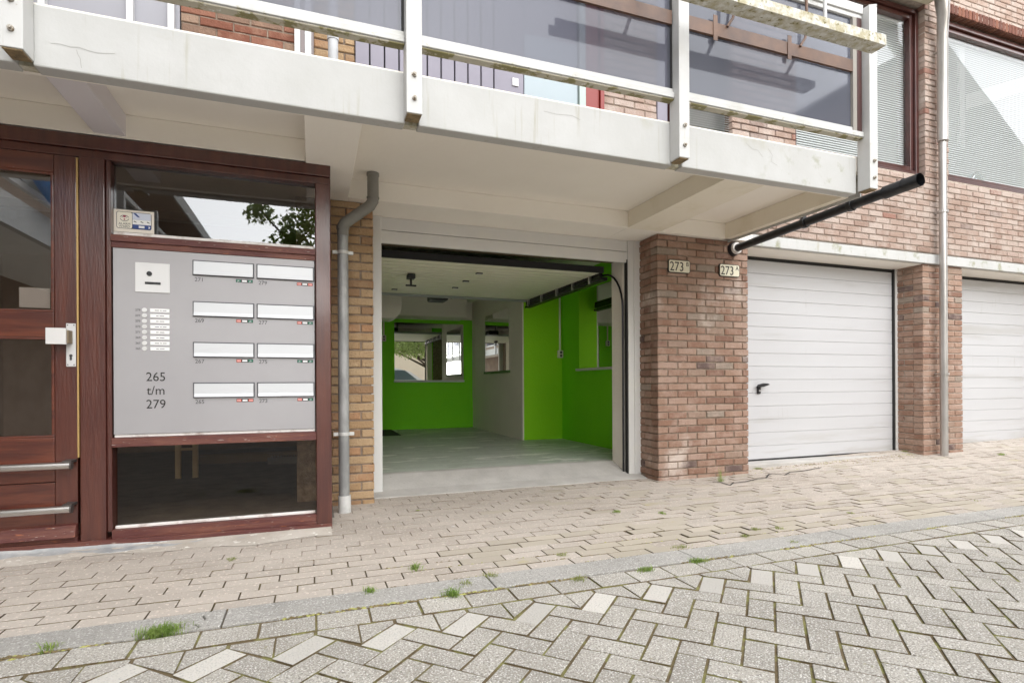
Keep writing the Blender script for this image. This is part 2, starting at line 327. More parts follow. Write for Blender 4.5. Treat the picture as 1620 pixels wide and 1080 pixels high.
m_kerb = mat('kerb_concrete', (.33,.315,.29), c2=(.44,.42,.39), scale=2.4, rough=.9, bump=.8, bscale=170, specks=[((.27,.26,.24), 130, .57), ((.64,.63,.60), 150, .585)], stain=((.30,.29,.27), 3, .62, .1))
kb = MB(); x = -4.3; kb_len = [1.0]*20
for i in range(18):
    a, b = x+.003, x+.997
    if a < -.4 < b:           # the cracked stone
        c = -.38; zig = [(c, 2.122), (c+.012, 2.14), (c-.01, 2.17), (c+.02, 2.205), (c+.004, 2.24), (c+.03, 2.277)]
        for side in (0, 1):
            e = .0035*(1 if side else -1)
            poly = [(p[0]+e, p[1]) for p in zig]
            poly = ([(a, 2.122)] + poly + [(a, 2.277)]) if side == 0 else (poly + [(b, 2.277), (b, 2.122)])
            kb.prism(poly, 'z', -.05, .004)
    else: kb.box(a, b, 2.122, 2.277, -.05, .004+jit(.001))
    x += 1.0
tag(kb.build('kerb', m_kerb, bevel=.004), kind='structure')

m_ppav = mat('sandy_clinker_pavers', (.40,.35,.30), isl=.09, c2=(.445,.395,.345), scale=1.6, rough=.9, bump=.5, bscale=90,
             specks=[((.64,.56,.49), 60, .60), ((.36,.29,.24), 110, .62)], stain=[((.47,.42,.37), 1.3, .45, .35), ((.36,.31,.265), .9, .52, .35)])
m_ppavg = mat('yellow_clinker_pavers', (.395,.35,.28), isl=.09, c2=(.43,.38,.315), scale=1.6, rough=.9, bump=.45, bscale=90,
             specks=[((.62,.54,.45), 60, .66)], stain=[((.42,.36,.22), 3, .62, .08)])
m_sand = mat('sand_joint', (.42,.36,.31), c2=(.24,.19,.15), scale=4, lo=.38, hi=.6, rough=1, bump=.6, bscale=90)
m_pj = mat('dark_joint', (.12,.09,.065), c2=(.19,.16,.08), scale=12, rough=1, bump=.6, bscale=90)
pv = MB(); nx = 40
def strip(y0, y1, z, mi):
    n = 8
    for i in range(nx):
        for j in range(n):
            xs = (-4.5+i*.45, -4.5+(i+1)*.45); ys = (y0+(y1-y0)*j/n, y0+(y1-y0)*(j+1)/n)
            q = [(xs[0],ys[0]),(xs[1],ys[0]),(xs[1],ys[1]),(xs[0],ys[1])]
            pv.add([(a, b, z+gz(a, b)) for a, b in q], [(0,1,2,3)], mi)
strip(2.05, 2.72, -.010, 3); strip(2.72, 4.6, -.0045, 2)
y = 2.282; row = 0
while y < 4.5:
    near = y < 2.78; gj = .0032 if near else .0024; off = (row*.072) % .213 + jit(.01)
    x = -4.4+off
    while x < 13.2:
        L_ = .213 if x < 1.6 else .2
        xc = x+.1
        sag = 0
        if y > 2.9 and rnd.random() < .12 and xc > 1: mi = 1
        else: mi = 1 if (xc > .6 and near and rnd.random() < .5) else 0
        y1 = min(y+.082, 4.55)
        w_ = jit(.0015)
        dx = .02*math.sin(x*2.1+row) if x > 1.6 else 0
        paver(pv, [(x+gj+dx, y+gj+w_), (x+L_-gj+dx, y+gj+jit(.001)), (x+L_-gj+dx, y1-gj+w_), (x+gj+dx, y1-gj+jit(.001))], sag, .016, .0009 if near else .0007, mi, .0011 if xc < 1.6 else .0016, True, 3 if y < 2.9 or rnd.random() < .45 else 2)
        x += L_
    y += .082; row += 1
tag(pv.build('pavement', [m_ppav, m_ppavg, m_sand, m_pj], fix=False), kind='structure')

# ------------------------------------------------------------------ brickwork
def bricks(mb, T, a0, a1, z0, z1, thick=.1, L_=.2, co=.0612, j=.010, mb_m=0, mort=1, odd=0, bump_=.0025, holes=()):
    """bricks laid in the plane given by T(a, d, z); d is depth into the wall"""
    k = 0; z = z0
    while z < z1-.01:
        zz = min(z+co, z1); 
        a = a0; first = ((k+odd) % 2 == 1)
        while a < a1-.012:
            l = L_*.5 if first else L_
            first = False
            b = min(a+l, a1)
            if a1-b < .03: b = a1
            parts = [(a, b)]
            for h in holes:
                if h[2] < (z+zz)/2 < h[3]:
                    nn = []
                    for u, v_ in parts:
                        if v_ <= h[0] or u >= h[1]: nn.append((u, v_))
                        else:
                            if h[0]-u > .02: nn.append((u, h[0]))
                            if v_-h[1] > .02: nn.append((h[1], v_))
                    parts = nn
            _a, _b = a, b
            for a, b in parts:
                jr = j*.5; aa = a+(jr if a > a0 else 0)+jit(.0028); bb = b-(jr if b < a1 else 0)+jit(.0028); q0 = z+jr+jit(.0012); q1 = zz-jr+jit(.0012)
                if bb-aa > .008 and q1-q0 > .006:
                    d = jit(bump_); c = .0045; f = [d+jit(.0012) for _ in range(4)]
                    v = [T(aa,thick,q0),T(bb,thick,q0),T(bb,thick,q1),T(aa,thick,q1), T(aa,d+c,q0),T(bb,d+c,q0),T(bb,d+c,q1),T(aa,d+c,q1)]
                    v += [T(aa+c,f[0],q0+c),T(bb-c,f[1],q0+c),T(bb-c,f[2],q1-c),T(aa+c,f[3],q1-c)]
                    mb.add(v, [(8,9,10,11),(4,5,9,8),(5,6,10,9),(6,7,11,10),(7,4,8,11),(0,1,5,4),(1,2,6,5),(2,3,7,6),(3,0,4,7)], mb_m)
            a = _b
        z += co; k += 1
def TY(Y): return lambda a, d, z: (a, Y+d, z)
def TXneg(X): return lambda a, d, z: (X+d, a, z)      # face looking to -X
def TXpos(X): return lambda a, d, z: (X-d, a, z)

B = thing('apartment_building', (2, 4, 0), 'brick apartment block with white balcony, three garage doors and a mahogany entrance', 'building')

# pier between the garages
YB, YD = 3.95, 4.24
X1a, X1b = ax(1041, 600, YB), ax(1184, 600, YB)
p = MB(); bricks(p, TY(YB), X1a, X1b, -.03, 2.10, thick=.1)
p.box(X1a+.01, X1b-.01, YB+.009, 4.5, -.05, 2.099, 1)
bricks(p, TXneg(X1a), YB+.105, 4.45, -.03, 2.10, odd=1)
bricks(p, TXpos(X1b), YB+.105, 4.45, -.03, 2.10, odd=1)
p.build('brick_pier', [m_brick, m_mort_d], B, fix=False, label='broad red-brown brick pier between the open garage and the closed one')
# pier between garage 2 and 3
X2a, X2b = ax(1461, 600, YB), ax(1523, 600, YB)
p = MB(); bricks(p, TY(YB), X2a, X2b, -.03, 2.075, odd=1); p.box(X2a+.01, X2b-.01, YB+.009, 4.5, -.05, 2.074, 1)
bricks(p, TXneg(X2a), YB+.105, 4.45, -.03, 2.075); bricks(p, TXpos(X2b), YB+.105, 4.45, -.03, 2.075)
p.build('brick_pier', [m_brick, m_mort], B, fix=False, label='narrow brick pier behind the silver downpipe')
# buff strip left of the open garage
p = MB(); bricks(p, TY(YB), .02, .405, -.03, 2.10, odd=1); p.box(-.1, .39, YB+.009, 4.5, -.05, 2.099, 1)
p.build('brick_pier', [m_brick_y, m_mort_d], B, fix=False, label='buff brick strip behind the grey drainpipe')
# far pier right of third garage
p = MB(); bricks(p, TY(YB), 9.0, 9.62, -.03, 2.075); p.box(9.01, 9.61, YB+.009, 4.5, -.05, 2.074, 1)
p.build('brick_pier', [m_brick, m_mort], B, fix=False)

# upper brick wall, right
ZW0, ZW1 = 3.02, 4.72
WLa, WLb = 4.3, ax(1462, 200, 3.95)       # window 1 opening
WRa, WRb = ax(1500, 200, 3.95), 9.4       # window 2 opening
p = MB(); bricks(p, TY(YB-.01), 3.55, 13, 2.19, 7.0, holes=[(WLa, WLb, ZW0-.02, ZW1+.1), (WRa, WRb, ZW0-.03, ZW1+.12)])
bricks(p, TXpos(WRa), YB+.1, YB+.24, ZW0, ZW1+.1)
bricks(p, TXneg(WLb), YB+.1, YB+.2, ZW0, ZW1+.1)
yb = YB+.0
for a, b, c, d in ((3.55, 13, 2.19, ZW0-.02), (3.55, 13, ZW1+.09, 7), (WLb+.01, WRa-.01, ZW0-.03, ZW1+.1), (WRb, 13, ZW0-.03, ZW1+.1)):
    p.box(a, b, yb, yb+.3, c, d, 1)
p.build('upper_wall', [m_brick_u, m_mort], B, fix=False)
# soldier course above window 2
sd = MB(); x = WRa-.02
while x < WRb:
    sd.box(x+.004, x+.052, YB-.014+jit(.002), YB+.08, ZW1+.085, ZW1+.185); x += .058
BRS = [((.15,.055,.035), 1), ((.19,.075,.045), 1), ((.12,.045,.03), 1)]
sd.build('soldier_course', mat('brick_orange', BRS[0][0], islc=BRS, rough=.9, bump=.6), B, bevel=.003)

# white concrete lintel over the garages
l = MB(); l.box(X1b-.02, 13, YB-.025, 4.5, 2.075, 2.175)
l.build('lintel', m_fascia, B, bevel=.005)
l = MB(); l.box(X1b+.001, 13, YB+.02, 4.4, 2.068, 2.0745)
l.build('lintel_soffit', m_soffit, B)

# ---------------------------------------------------------------- balcony: slab, beams, fascia
YF = 2.65; XE = 3.50
s = MB()
s.box(-2.2, XE-.01, 2.66, 3.94, 2.235, 2.335)                     # slab
s.box(-2.2, 3.54, 3.941, 5.2, 2.26, 2.335); s.box(3.5405, 5.2, 4.26, 5.2, 2.26, 2.335)                           # gallery floor over the garages
s.build('balcony_slab', m_soffit, B)
b = MB()
b.box(-2.2, XE-.07, YF+.075, YF+.115, 2.098, 2.235)               # edge beam behind the fascia
b.build('edge_beam', m_soffit, B, bevel=.003)
for (a0, a1, y1, mm, lb) in ((-.03, .235, 3.95, m_soffit, 'broad flush beam above the entrance corner'), (2.43, 2.75, 3.9, m_soffit2, 'cantilever beam above the open garage'), (3.43, XE-.005, 3.94, m_soffit2, 'edge beam at the free end of the balcony')):
    b = MB(); b.box(a0, a1, YF+.116, y1, 2.10, 2.234); b.build('beam', mm, B, bevel=.003, label=lb)
b = MB(); b.box(-1.04, -.90, YF+.116, 3.36, 2.12, 2.234); b.build('beam', m_purple, B, bevel=.003, label='short beam tinted by lilac light above the entrance door')
b = MB(); b.box(.236, 2.429, 3.88, 4.25, 2.10, 2.234); b.box(2.4295, X1b+.01, 3.901, 4.25, 2.10, 2.2335); b.box(-.03, .2355, 3.951, 4.25, 2.10, 2.234)
b.box(-3, -.031, 3.351, 3.94, 2.11, 2.234)
b.build('bulkhead', m_soffit, B, bevel=.003)
for i, (a0, a1) in enumerate(((-2.2, -1.075), (-1.02, .425), (.49, 1.955), (2.02, XE-.085))):
    f = MB(); f.box(a0, a1, YF, YF+.074, 2.082, 2.325); f.build('fascia_panel', m_fascia, B, bevel=.006)
m_grime = mat('joint_grime', (.33,.29,.17), c2=(.6,.58,.5), scale=30, rough=.9)
for a0 in (-1.074, .426, 1.956):
    f = MB(); f.box(a0, a0+.063, YF+.03, YF+.074, 2.09, 2.32); f.build('fascia_joint', m_grime, B)
f = MB(); f.box(XE-.012, XE, YF+.03, 3.94, 2.082, 2.325); f.build('fascia_panel', m_fascia, B, label='end panel of the balcony facing the closed garages')

def crack(pts, name='paint_crack'):
    mb = MB()
    for a, b_ in zip(pts, pts[1:]):
        a = at(a[0], a[1], YF-.0008); b_ = at(b_[0], b_[1], YF-.0008); n_ = Vector((0, 1, 0)).cross(b_-a).normalized()*.0010
        mb.add([tuple(v) for v in (a-n_, b_-n_, b_+n_, a+n_)], [(0,1,2,3)])
    mb.build(name, m_crack, B, fix=False)
m_crack = mat('crack_grey', (.34,.33,.31), rough=1)
crack([(80,69),(95,70),(112,75),(124,75),(138,80),(152,84),(168,85),(182,85)]); crack([(121,79),(123,86),(127,93),(128,103),(129,108)])
crack([(860,176),(880,181),(905,183),(918,190)]); crack([(1180,226),(1190,236),(1199,238),(1207,249)]); crack([(1215,235),(1222,246),(1220,256),(1230,262)])
# ---------------------------------------------------------------- balcony railing
RL = thing('balcony_railing', (1.2, YF, 2.33), 'white balcony railing with smoked glass panels and bolted posts above the entrance', 'railing')
posts = [(-1.085, -1.014), (.418, .492), (1.936, 2.006), (3.424, 3.496)]
m_rot = mat('rotten_wood_end', (.30,.22,.12), c2=(.16,.12,.07), scale=40, rough=.95, bump=.6)
m_bolt = mat('rusty_bolt', (.55,.54,.50), c2=(.20,.14,.08), scale=60, rough=.6, metal=.3)
for i, (a, b_) in enumerate(posts):
    m_ = MB(); m_.box(a, b_, 2.56, YF-.001, 2.095, 3.29 if i == 3 else 3.45); m_.box(a+.004, b_-.004, 2.564, YF-.004, 2.089, 2.0949, 1)
    if i == 3: m_.prism([(a, 3.29), (b_, 3.29), (b_, 3.31)], 'y', 2.56, YF-.001)
    po = m_.build('post', [m_post, m_rot], RL, bevel=.004)
    for z in (2.165, 2.275):
        k = MB(); k.disc(((a+b_)/2, z), .011, 2.551, 2.5595, 18); k.disc(((a+b_)/2, z), .0065, 2.543, 2.5509, 6); k.build('bolt', m_bolt, po, bevel=.001)
for i in range(4):
    a = -2.2 if i == 0 else posts[i-1][1]; b_ = posts[i][0]
    r_ = MB(); r_.box(a+.001, b_-.001, 2.60, 2.66, 2.443, 2.475); r_.box(a+.001, b_-.001, 2.607, 2.653, 2.432, 2.4429); r_.box(a+.001, b_-.001, 2.612, 2.624, 2.4751, 2.50)
    r_.build('bottom_rail', m_railmoss, RL, bevel=.003)
    g_ = MB(); g_.box(a+.006, b_-.012, 2.626, 2.632, 2.476, 3.25); g_.build('glass_panel', GL_BALC, RL)
    g_ = MB(); g_.box(b_-.012, b_-.001, 2.62, 2.64, 2.476, 3.25); g_.build('gasket', m_dark, RL)
    h_ = MB(); h_.box(a+.001, b_-.001, 2.60, 2.66, 3.25, 3.31); h_.box(a+.001, b_-.001, 2.61, 2.65, 3.22, 3.2499); h_.build('handrail', m_post, RL, bevel=.004)
# grey and brown edge strips of the last pane
q = MB(); q.box(3.335, 3.369, 2.606, 2.625, 2.476, 3.22); q.box(3.370, 3.41, 2.604, 2.625, 2.476, 3.22, 1); q.build('edge_strip', [mat('grey_inner_post', (.30,.28,.25), rough=.7), m_brown], RL)

IR = thing('brown_rail', (2.5, 2.61, 3), 'brown metal rail with hooks lying against the smoked glass panels', 'rail')
yi = 2.607
def zi(x, a, b): return a
zt = .5*(az(1088, 24, yi)+az(1340, 92, yi)); zb_ = .5*(az(1088, 46, yi)+az(1340, 110, yi))
q = MB(); q.box(1.0, 1.925, yi, yi+.016, zb_, zt); q.box(2.022, 3.335, yi, yi+.016, zb_, zt); q.build('rail_bar', m_innerrail, IR)
for px_ in (1150, 1265):
    x_ = ax(px_, 60, yi); q = MB(); q.tube([(x_, yi-.004, zt-.01), (x_+.04, yi-.006, zt+.05), (x_+.05, yi-.008, zt+.10), (x_+.05, yi-.008, 3.24)], .008, 8); q.build('hook', m_innerrail, IR, smooth=True)
    q = MB(); q.box(x_-.10, x_-.07, yi-.004, yi-.001, zb_-.03, zt+.04); q.build('bracket', m_innerrail, IR)
# flower box rail hung outside the glass
FB = thing('flower_box_rail', (2.6, 2.35, 2.9), 'mossy white metal rail hanging on hooks outside the last two glass panels', 'rail')
m_ = MB(); m_.prism([(2.33, 2.855), (2.415, 2.855), (2.415, 2.861), (2.336, 2.861), (2.336, 2.915), (2.33, 2.915)], 'x', 1.3, 3.26)
m_.prism([(2.4155, 2.855), (2.4235, 2.855), (2.4235, 2.90), (2.4155, 2.90)], 'x', 1.3, 3.26)
m_.build('angle_rail', m_moss_metal, FB, bevel=.0015)
for x in (1.75, 2.35, 3.0):
    h_ = MB(); h_.tube([(x, 2.60, 3.322), (x, 2.54, 3.322), (x, 2.53, 3.30), (x, 2.53, 3.02), (x, 2.50, 2.97), (x, 2.44, 2.91), (x, 2.40, 2.875)], .011, 8)
    h_.build('hook', m_post, FB, smooth=True)

# ---------------------------------------------------------------- gallery wall behind the railing
YG = 3.98
g_ = MB()
def sec(x0, x1): return ax(x0, 100, YG) if False else x0
g_.box(-1.70, -.78, YG+.02, YG+.08, 2.34, 4.6); g_.build('gallery_panel', mat('grey_panel', (.30,.30,.33), rough=.5), B)
g_ = MB(); 
for a in (-1.50, -1.06, -.84): g_.box(a, a+.035, YG-.02, YG+.019, 2.34, 4.6)
g_.build('gallery_frame', m_white, B)
BRR = [((.20,.075,.045), 3), ((.25,.11,.07), 3), ((.21,.13,.09), 2), ((.30,.20,.14), 2)]
m_brr = mat('brick_orange_red', BRR[0][0], islc=BRR, rough=.9, bump=.8, bscale=70, c2=(.4,.25,.17), scale=9, lo=.5, hi=.9)
g_ = MB(); bricks(g_, TY(YG), -.77, -.10, 2.34, 4.6); g_.box(-.77, -.10, YG+.008, YG+.2, 2.34, 4.6, 1); g_.build('gallery_wall', [m_brr, m_mort_d], B, fix=False)
g_ = MB(); g_.box(-.10, -.065, YG-.05, YG, 2.34, 4.6); g_.box(-.035, .005, YG-.05, YG, 2.34, 4.6); g_.build('gallery_frame', m_white, B)
g_ = MB(); g_.box(-.064, -.036, YG-.03, YG, 2.34, 4.6); g_.box(.006, .02, YG-.03, YG, 2.34, 4.6); g_.build('gallery_frame', m_brown, B)
g_ = MB(); bricks(g_, TY(YG), .02, .29, 2.34, 4.6); g_.box(.02, .29, YG+.008, YG+.2, 2.34, 4.6, 1); g_.build('gallery_wall', [m_brick_y, m_mort_d], B, fix=False)
g_ = MB(); x = .29
while x < 1.36:
    g_.box(x+.004, x+.096, YG-.02, YG+.01, 2.34, 4.6); x += .102
g_.box(.29, 1.37, YG+.011, YG+.05, 2.34, 4.6, 1); g_.build('cladding', [m_plank, m_dark], B, bevel=.004)
g_ = MB(); g_.box(1.40, 1.55, YG-.02, YG+.02, 2.34, 4.6); g_.build('gallery_door', m_plank, B, bevel=.004)
g_ = MB(); g_.box(1.455, 1.505, YG-.03, YG-.021, 3.12, 3.18); g_.build('door_plate', m_white, B, bevel=.002)
g_ = MB(); g_.box(1.56, 2.02, YG-.01, YG+.02, 2.34, 3.55); g_.build('gallery_panel', m_blue, B)
g_ = MB(); g_.box(1.56, 2.02, YG+.0, YG+.02, 3.551, 4.6); g_.build('gallery_panel', m_plank, B)
g_ = MB(); g_.box(2.09, 2.21, YG-.02, YG+.02, 2.34, 4.6); g_.box(2.215, 2.25, YG-.04, YG, 2.34, 4.6); g_.build('gallery_door', m_red, B, bevel=.003, label='red door seen below the smoked glass')
g_ = MB(); g_.box(2.03, 2.085, YG-.03, YG+.02, 2.34, 4.6); g_.build('gallery_frame', mat('sage_frame', (.40,.47,.44), rough=.5), B)
g_ = MB(); bricks(g_, TY(YG), 2.26, 2.78, 2.34, 4.6); g_.box(2.26, 2.78, YG+.008, YG+.2, 2.34, 4.6, 1); g_.build('gallery_wall', [m_brick_u, m_mort_d], B, fix=False)
g_ = MB(); g_.box(2.78, 2.88, YG-.01, YG+.02, 2.34, 4.6); g_.box(3.60, 3.68, YG-.01, YG+.02, 2.34, 4.6); g_.build('gallery_frame', m_plank, B)
g_ = MB(); g_.box(2.89, 2.92, YG-.03, YG+.02, 2.34, 4.6); g_.box(3.69, 3.72, YG-.03, YG+.02, 2.34, 4.6); g_.box(4.0, 4.1, YG-.03, YG+.02, 2.34, 4.6); g_.build('gallery_frame', m_brown, B)
g_ = MB(); z = 2.36
while z < 4.5:
    g_.hexa([(2.93, YG, z), (3.59, YG, z), (2.93, YG+.02, z+.012), (3.59, YG+.02, z+.012), (2.93, YG, z+.002), (3.59, YG, z+.002), (2.93, YG+.02, z+.014), (3.59, YG+.02, z+.014)])
    g_.hexa([(3.73, YG, z), (4.3, YG, z), (3.73, YG+.02, z+.012), (4.3, YG+.02, z+.012), (3.73, YG, z+.002), (4.3, YG, z+.002), (3.73, YG+.02, z+.014), (4.3, YG+.02, z+.014)]); z += .02
g_.build('blind', m_blind, B)
# back of the flat so nothing is open to the sky
g_ = MB(); g_.box(-3, 13, 5.2, 5.3, 2.2, 7); g_.box(-3, 3.5, 4.1, 4.25, 2.34, 7); g_.box(-3, 13, 4.2, 5.2, 6.9, 7); g_.build('inner_wall', m_room, B)
g_ = MB(); g_.box(-2.0, WLb+.02, 3.62, 3.93, 4.79, 4.86); g_.box(-2.0, WLb+.02, 3.62, 3.66, 4.861, 4.95); g_.build('roof_gutter', m_gutter, B, bevel=.006)
g_ = MB(); g_.box(-2.0, WLb+.02, 3.60, 4.2, 4.951, 5.1); g_.build('eaves_board', m_white, B, bevel=.004)

# ---------------------------------------------------------------- upper windows on the right
def window(x0, x1, y, z0, z1, lab):
    fr = MB(); t = .045
    for (e, dy) in ((0, 0), (.05, .025)):
        a, b_, c, d = x0+e, x1-e, z0+e, z1-e
        fr.box(a, a+t, y+dy, y+dy+.06, c, d); fr.box(b_-t, b_, y+dy, y+dy+.06, c, d); fr.box(a+t, b_-t, y+dy+.001, y+dy+.06, c, c+t); fr.box(a+t, b_-t, y+dy+.001, y+dy+.06, d-t, d)
    w = fr.build('window', m_brown, B, bevel=.004, label=lab)
    g1 = MB(); g1.box(x0+.09, x1-.09, y+.06, y+.066, z0+.09, z1-.09); g1.build('pane', GL_WIN, w)
    s1 = MB(); s1.box(x0, x1, y-.045, y+.02, z0-.035, z0-.001); s1.build('sill', m_brown, w, bevel=.004)
    b1 = MB(); z = z0+.11
    while z < z1-.12:
        b1.hexa([(x0+.08, y+.10, z), (x1-.08, y+.10, z), (x0+.08, y+.101, z), (x1-.08, y+.101, z), (x0+.08, y+.107, z+.019), (x1-.08, y+.107, z+.019), (x0+.08, y+.108, z+.019), (x1-.08, y+.108, z+.019)]); z += .024
    b1.build('blind', m_blind, w)
    h1 = MB(); h1.box(x0+.095, x1-.095, y+.09, y+.13, z1-.12, z1-.09); h1.build('blind_rail', m_white, w)
    return w
w1 = window(WLa, WLb-.005, YB+.05, ZW0, ZW1+.06, 'brown framed window with white venetian blinds just right of the balcony')
w2 = window(WRa+.005, WRb, YB+.05, ZW0, ZW1+.05, 'wide brown framed window right of the silver downpipe')
q = MB(); a = at(1525, 200, 4.15); q.hexa([(a.x, 4.13, 3.95), (a.x, 4.16, 3.95), (a.x+2.2, 4.13, 4.75), (a.x+2.2, 4.16, 4.75), (a.x, 4.13, 4.12), (a.x, 4.16, 4.12), (a.x+2.2, 4.13, 4.95), (a.x+2.2, 4.16, 4.95)])
q.box(ax(1515, 90, 4.15), ax(1523, 90, 4.15), 4.13, 4.16, 3.5, 4.7)
q.build('reflection_stand_in', m_white, w2)  # white bars added behind the pane to stand in for a reflection
q = MB(); c = at(1548, 282, 4.04)
for r_, yy in ((.115, 0), (.08, -.006), (.04, -.012)): q.disc((c.x, c.z-.04), r_, 4.052+yy, 4.06+yy, 28)
pl_ = thing('glass_dish', (c.x, 4.05, c.z-.04), 'round glass dish leaning inside the wide upper window', 'dish')
q.build('dish', glass('dish_glass', .4, (.8,.9,.9), .1, veil=.3, veilc=(.7,.75,.75)), pl_)

# ---------------------------------------------------------------- silver downpipe
DP = thing('silver_downpipe', (6.24, 3.87, 0), 'tall silver metal downpipe with hopper beside the right-hand windows', 'downpipe')
m_ = MB(); m_.tube([(6.235, 3.865, .02), (6.235, 3.865, 4.45)], .036, 16); m_.build('pipe', m_alupipe, DP, smooth=True)
m_ = MB(); m_.tube([(6.225, 3.855, 3.35), (6.225, 3.855, 4.46), (6.15, 3.80, 4.62), (6.12, 3.79, 4.80)], [.05, .05, .055, .07], 16); m_.build('upper_sleeve', m_alupipe, DP, smooth=True)
for z in (.9, 2.6, 4.3):
    m_ = MB(); m_.tube([(6.235, 3.865, z), (6.235, 3.865, z+.025)], .047, 16); m_.box(6.22, 6.25, 3.90, 3.95, z+.005, z+.02); m_.build('bracket', m_alupipe, DP)

# ---------------------------------------------------------------- closed garage doors
def garage_door(x0, x1, z0, z1, lab):
    y = YD+.01; n = 15; dz = (z1-z0)/n; pr = []
    d = MB(); g = .004
    pts = [(y+.03, z0)]
    for i in range(n):
        a = z0+i*dz; b_ = a+dz
        pts += [(y+.006, a), (y, a+g*1.1), (y, b_-g*.9), (y+.006, b_-.0005)]
    pts += [(y+.03, z1)]
    d.prism(pts, 'x', x0, x1)
    o = d.build('garage_door', m_door, B, label=lab)
    f = MB(); f.box(x1+.001, x1+.02, y-.02, y+.04, z0-.01, z1+.03); f.box(x0-.03, x1+.001, y+.001, y+.05, z1+.001, z1+.032); f.box(x0, x1, y-.004, y+.03, z0-.022, z0-.001); f.build('gasket', m_dark, o)
    f = MB(); f.box(x1+.021, x1+.06, y-.03, y+.04, z0-.01, z1+.035); f.build('frame', m_frame, o, bevel=.003)
    return o
d2 = garage_door(X1b+.01, 6.005, .075, 2.035, 'white ribbed garage door with a black handle')
hd = MB(); hx = 4.125; hd.box(hx-.018, hx+.018, YD-.01, YD+.009, .72, .80); hd.build('lock_plate', m_black, d2, bevel=.004)
hd = MB(); hd.prism([(hx-.055, .795), (hx-.04, .812), (hx+.02, .825), (hx+.07, .823), (hx+.098, .812), (hx+.06, .80), (hx+.02, .79), (hx-.035, .787)], 'y', YD-.05, YD-.028); hd.box(hx-.012, hx+.012, YD-.028, YD-.009, .785, .812); hd.build('handle', m_black, d2, bevel=.004)
hd = MB(); hd.disc((hx, .752), .010, YD-.016, YD-.0101, 12); hd.build('keyhole', m_alu, d2)
d3 = garage_door(X2b+.02, 9.0, .105, 2.035, 'white ribbed garage door at the right edge of the photo')
t = MB(); t.box(X1b+.01, 6.06, 4.07, 4.6, -.02, .062); t.box(X2b, 9.1, 4.10, 4.6, -.02, .09); t.build('door_threshold', m_conc, B, bevel=.01)

# ---------------------------------------------------------------- the open garage
GXa, GXb = .495, 2.63
f = MB(); f.box(.385, GXa, YD-.02, YD+.06, -.01, 2.10); f.build('door_frame', m_frame, B, bevel=.004)
f = MB(); f.box(GXb+.012, 2.70, YD-.015, YD+.06, .02, 2.10); f.box(2.7005, X1a+.03, YD-.02, YD+.06, .02, 2.10); f.build('door_frame', m_frame, B, bevel=.004)
f = MB(); f.box(GXb+.001, GXb+.0115, YD-.005, YD+.03, .03, 1.93); f.build('door_gasket', m_dark, B)
l = MB()
for a, b_ in ((1.905, 1.998), (2.002, 2.099)): l.box(GXa+.001, GXb+.011, YD, YD+.03, a, b_)
l.build('door_lintel', m_frame, B, bevel=.003)
t = MB(); t.prism([(4.10, -.02), (4.10, .004), (4.24, .03), (4.49, .108), (4.56, .112), (4.56, -.02)], 'x', .40, GXb+.12); t.build('door_threshold', m_conc, B, bevel=.004, label='pale sloping concrete threshold of the open garage')
ZC = 2.2; ZF = .11; YBK = 8.9; YEN = 6.56; XRT = 2.55; XSD = 3.09
fl = MB(); fl.add([(.2,4.55,ZF),(6,4.55,ZF),(6,9.1,ZF),(.2,9.1,ZF)], [(0,1,2,3)]); tag(fl.build('garage_floor', m_floor), kind='structure')
wl = MB(); wl.box(GXb+.003, GXb+.12, YD+.061, 4.50, .0, ZC); wl.build('inner_jamb', m_inwall, B, bevel=.003)
wl = MB(); wl.box(XSD, XSD+.1, 4.40, YEN, 0, ZC); wl.box(GXb+.121, XSD-.001, 4.42, 4.495, 0, ZC); wl.build('garage_wall', m_green, B, label='green side wall of the open garage')
wl = MB(); wl.box(XRT, XSD+.1, YEN, YEN+.1, 0, ZC); wl.build('garage_wall', m_greenb, B, label='brightly lit green end wall next to the beige return')
wl = MB(); wl.box(XRT-.02, XRT+.02, YEN+.001, YBK, 0, ZC); wl.build('garage_wall', m_inwall, B, label='beige return wall with a narrow mirror')
wl = MB(); wl.box(.2, 2.7, YBK, YBK+.1, .60, 1.9); wl.box(.2, 2.7, YBK-.015, YBK+.1, 0, .5999); wl.build('garage_wall', m_green, B, label='green back wall of the open garage')
wl = MB(); wl.box(.2, 2.7, YBK+.01, YBK+.1, 1.9, ZC); wl.box(.2, 2.31, YBK-.5, YBK, 1.885, ZC); wl.build('bulkhead', m_inwall, B, label='beige beam across the back of the garage')
wl = MB(); wl.box(.2, .38, 4.3, YBK, 0, ZC); wl.build('garage_wall', m_inwall, B)
wl = MB(); wl.box(.2, XSD+.1, 4.27, YBK+.1, ZC, ZC+.08); wl.build('garage_ceiling', m_ceil, B)
# retracted door leaf
y0_, z0_, y1_, z1_ = 4.52, 1.868, 6.42, 1.885
lf = MB(); n = 15
for i in range(n):
    a = i/n; b_ = (i+1)/n; e = .006
    ya, yb_, za, zb = y0_+(y1_-y0_)*(a+e), y0_+(y1_-y0_)*(b_-e), z0_+(z1_-z0_)*a, z0_+(z1_-z0_)*b_
    lf.hexa([(GXa-.05, ya, za), (2.55, ya, za), (GXa-.05, yb_, zb), (2.55, yb_, zb), (GXa-.05, ya, za+.04), (2.55, ya, za+.04), (GXa-.05, yb_, zb+.04), (2.55, yb_, zb+.04)])
lf.box(GXa-.04, 2.54, y0_+.01, y1_-.01, z1_+.015, z1_+.035, 1)
LF = lf.build('garage_door', [mat('open_leaf_white', (.88,.86,.70), c2=(.83,.81,.63), scale=.9, rough=.45, bump=.08, bscale=90), m_dark], B, bevel=.003, label='white garage door leaf retracted under the ceiling')
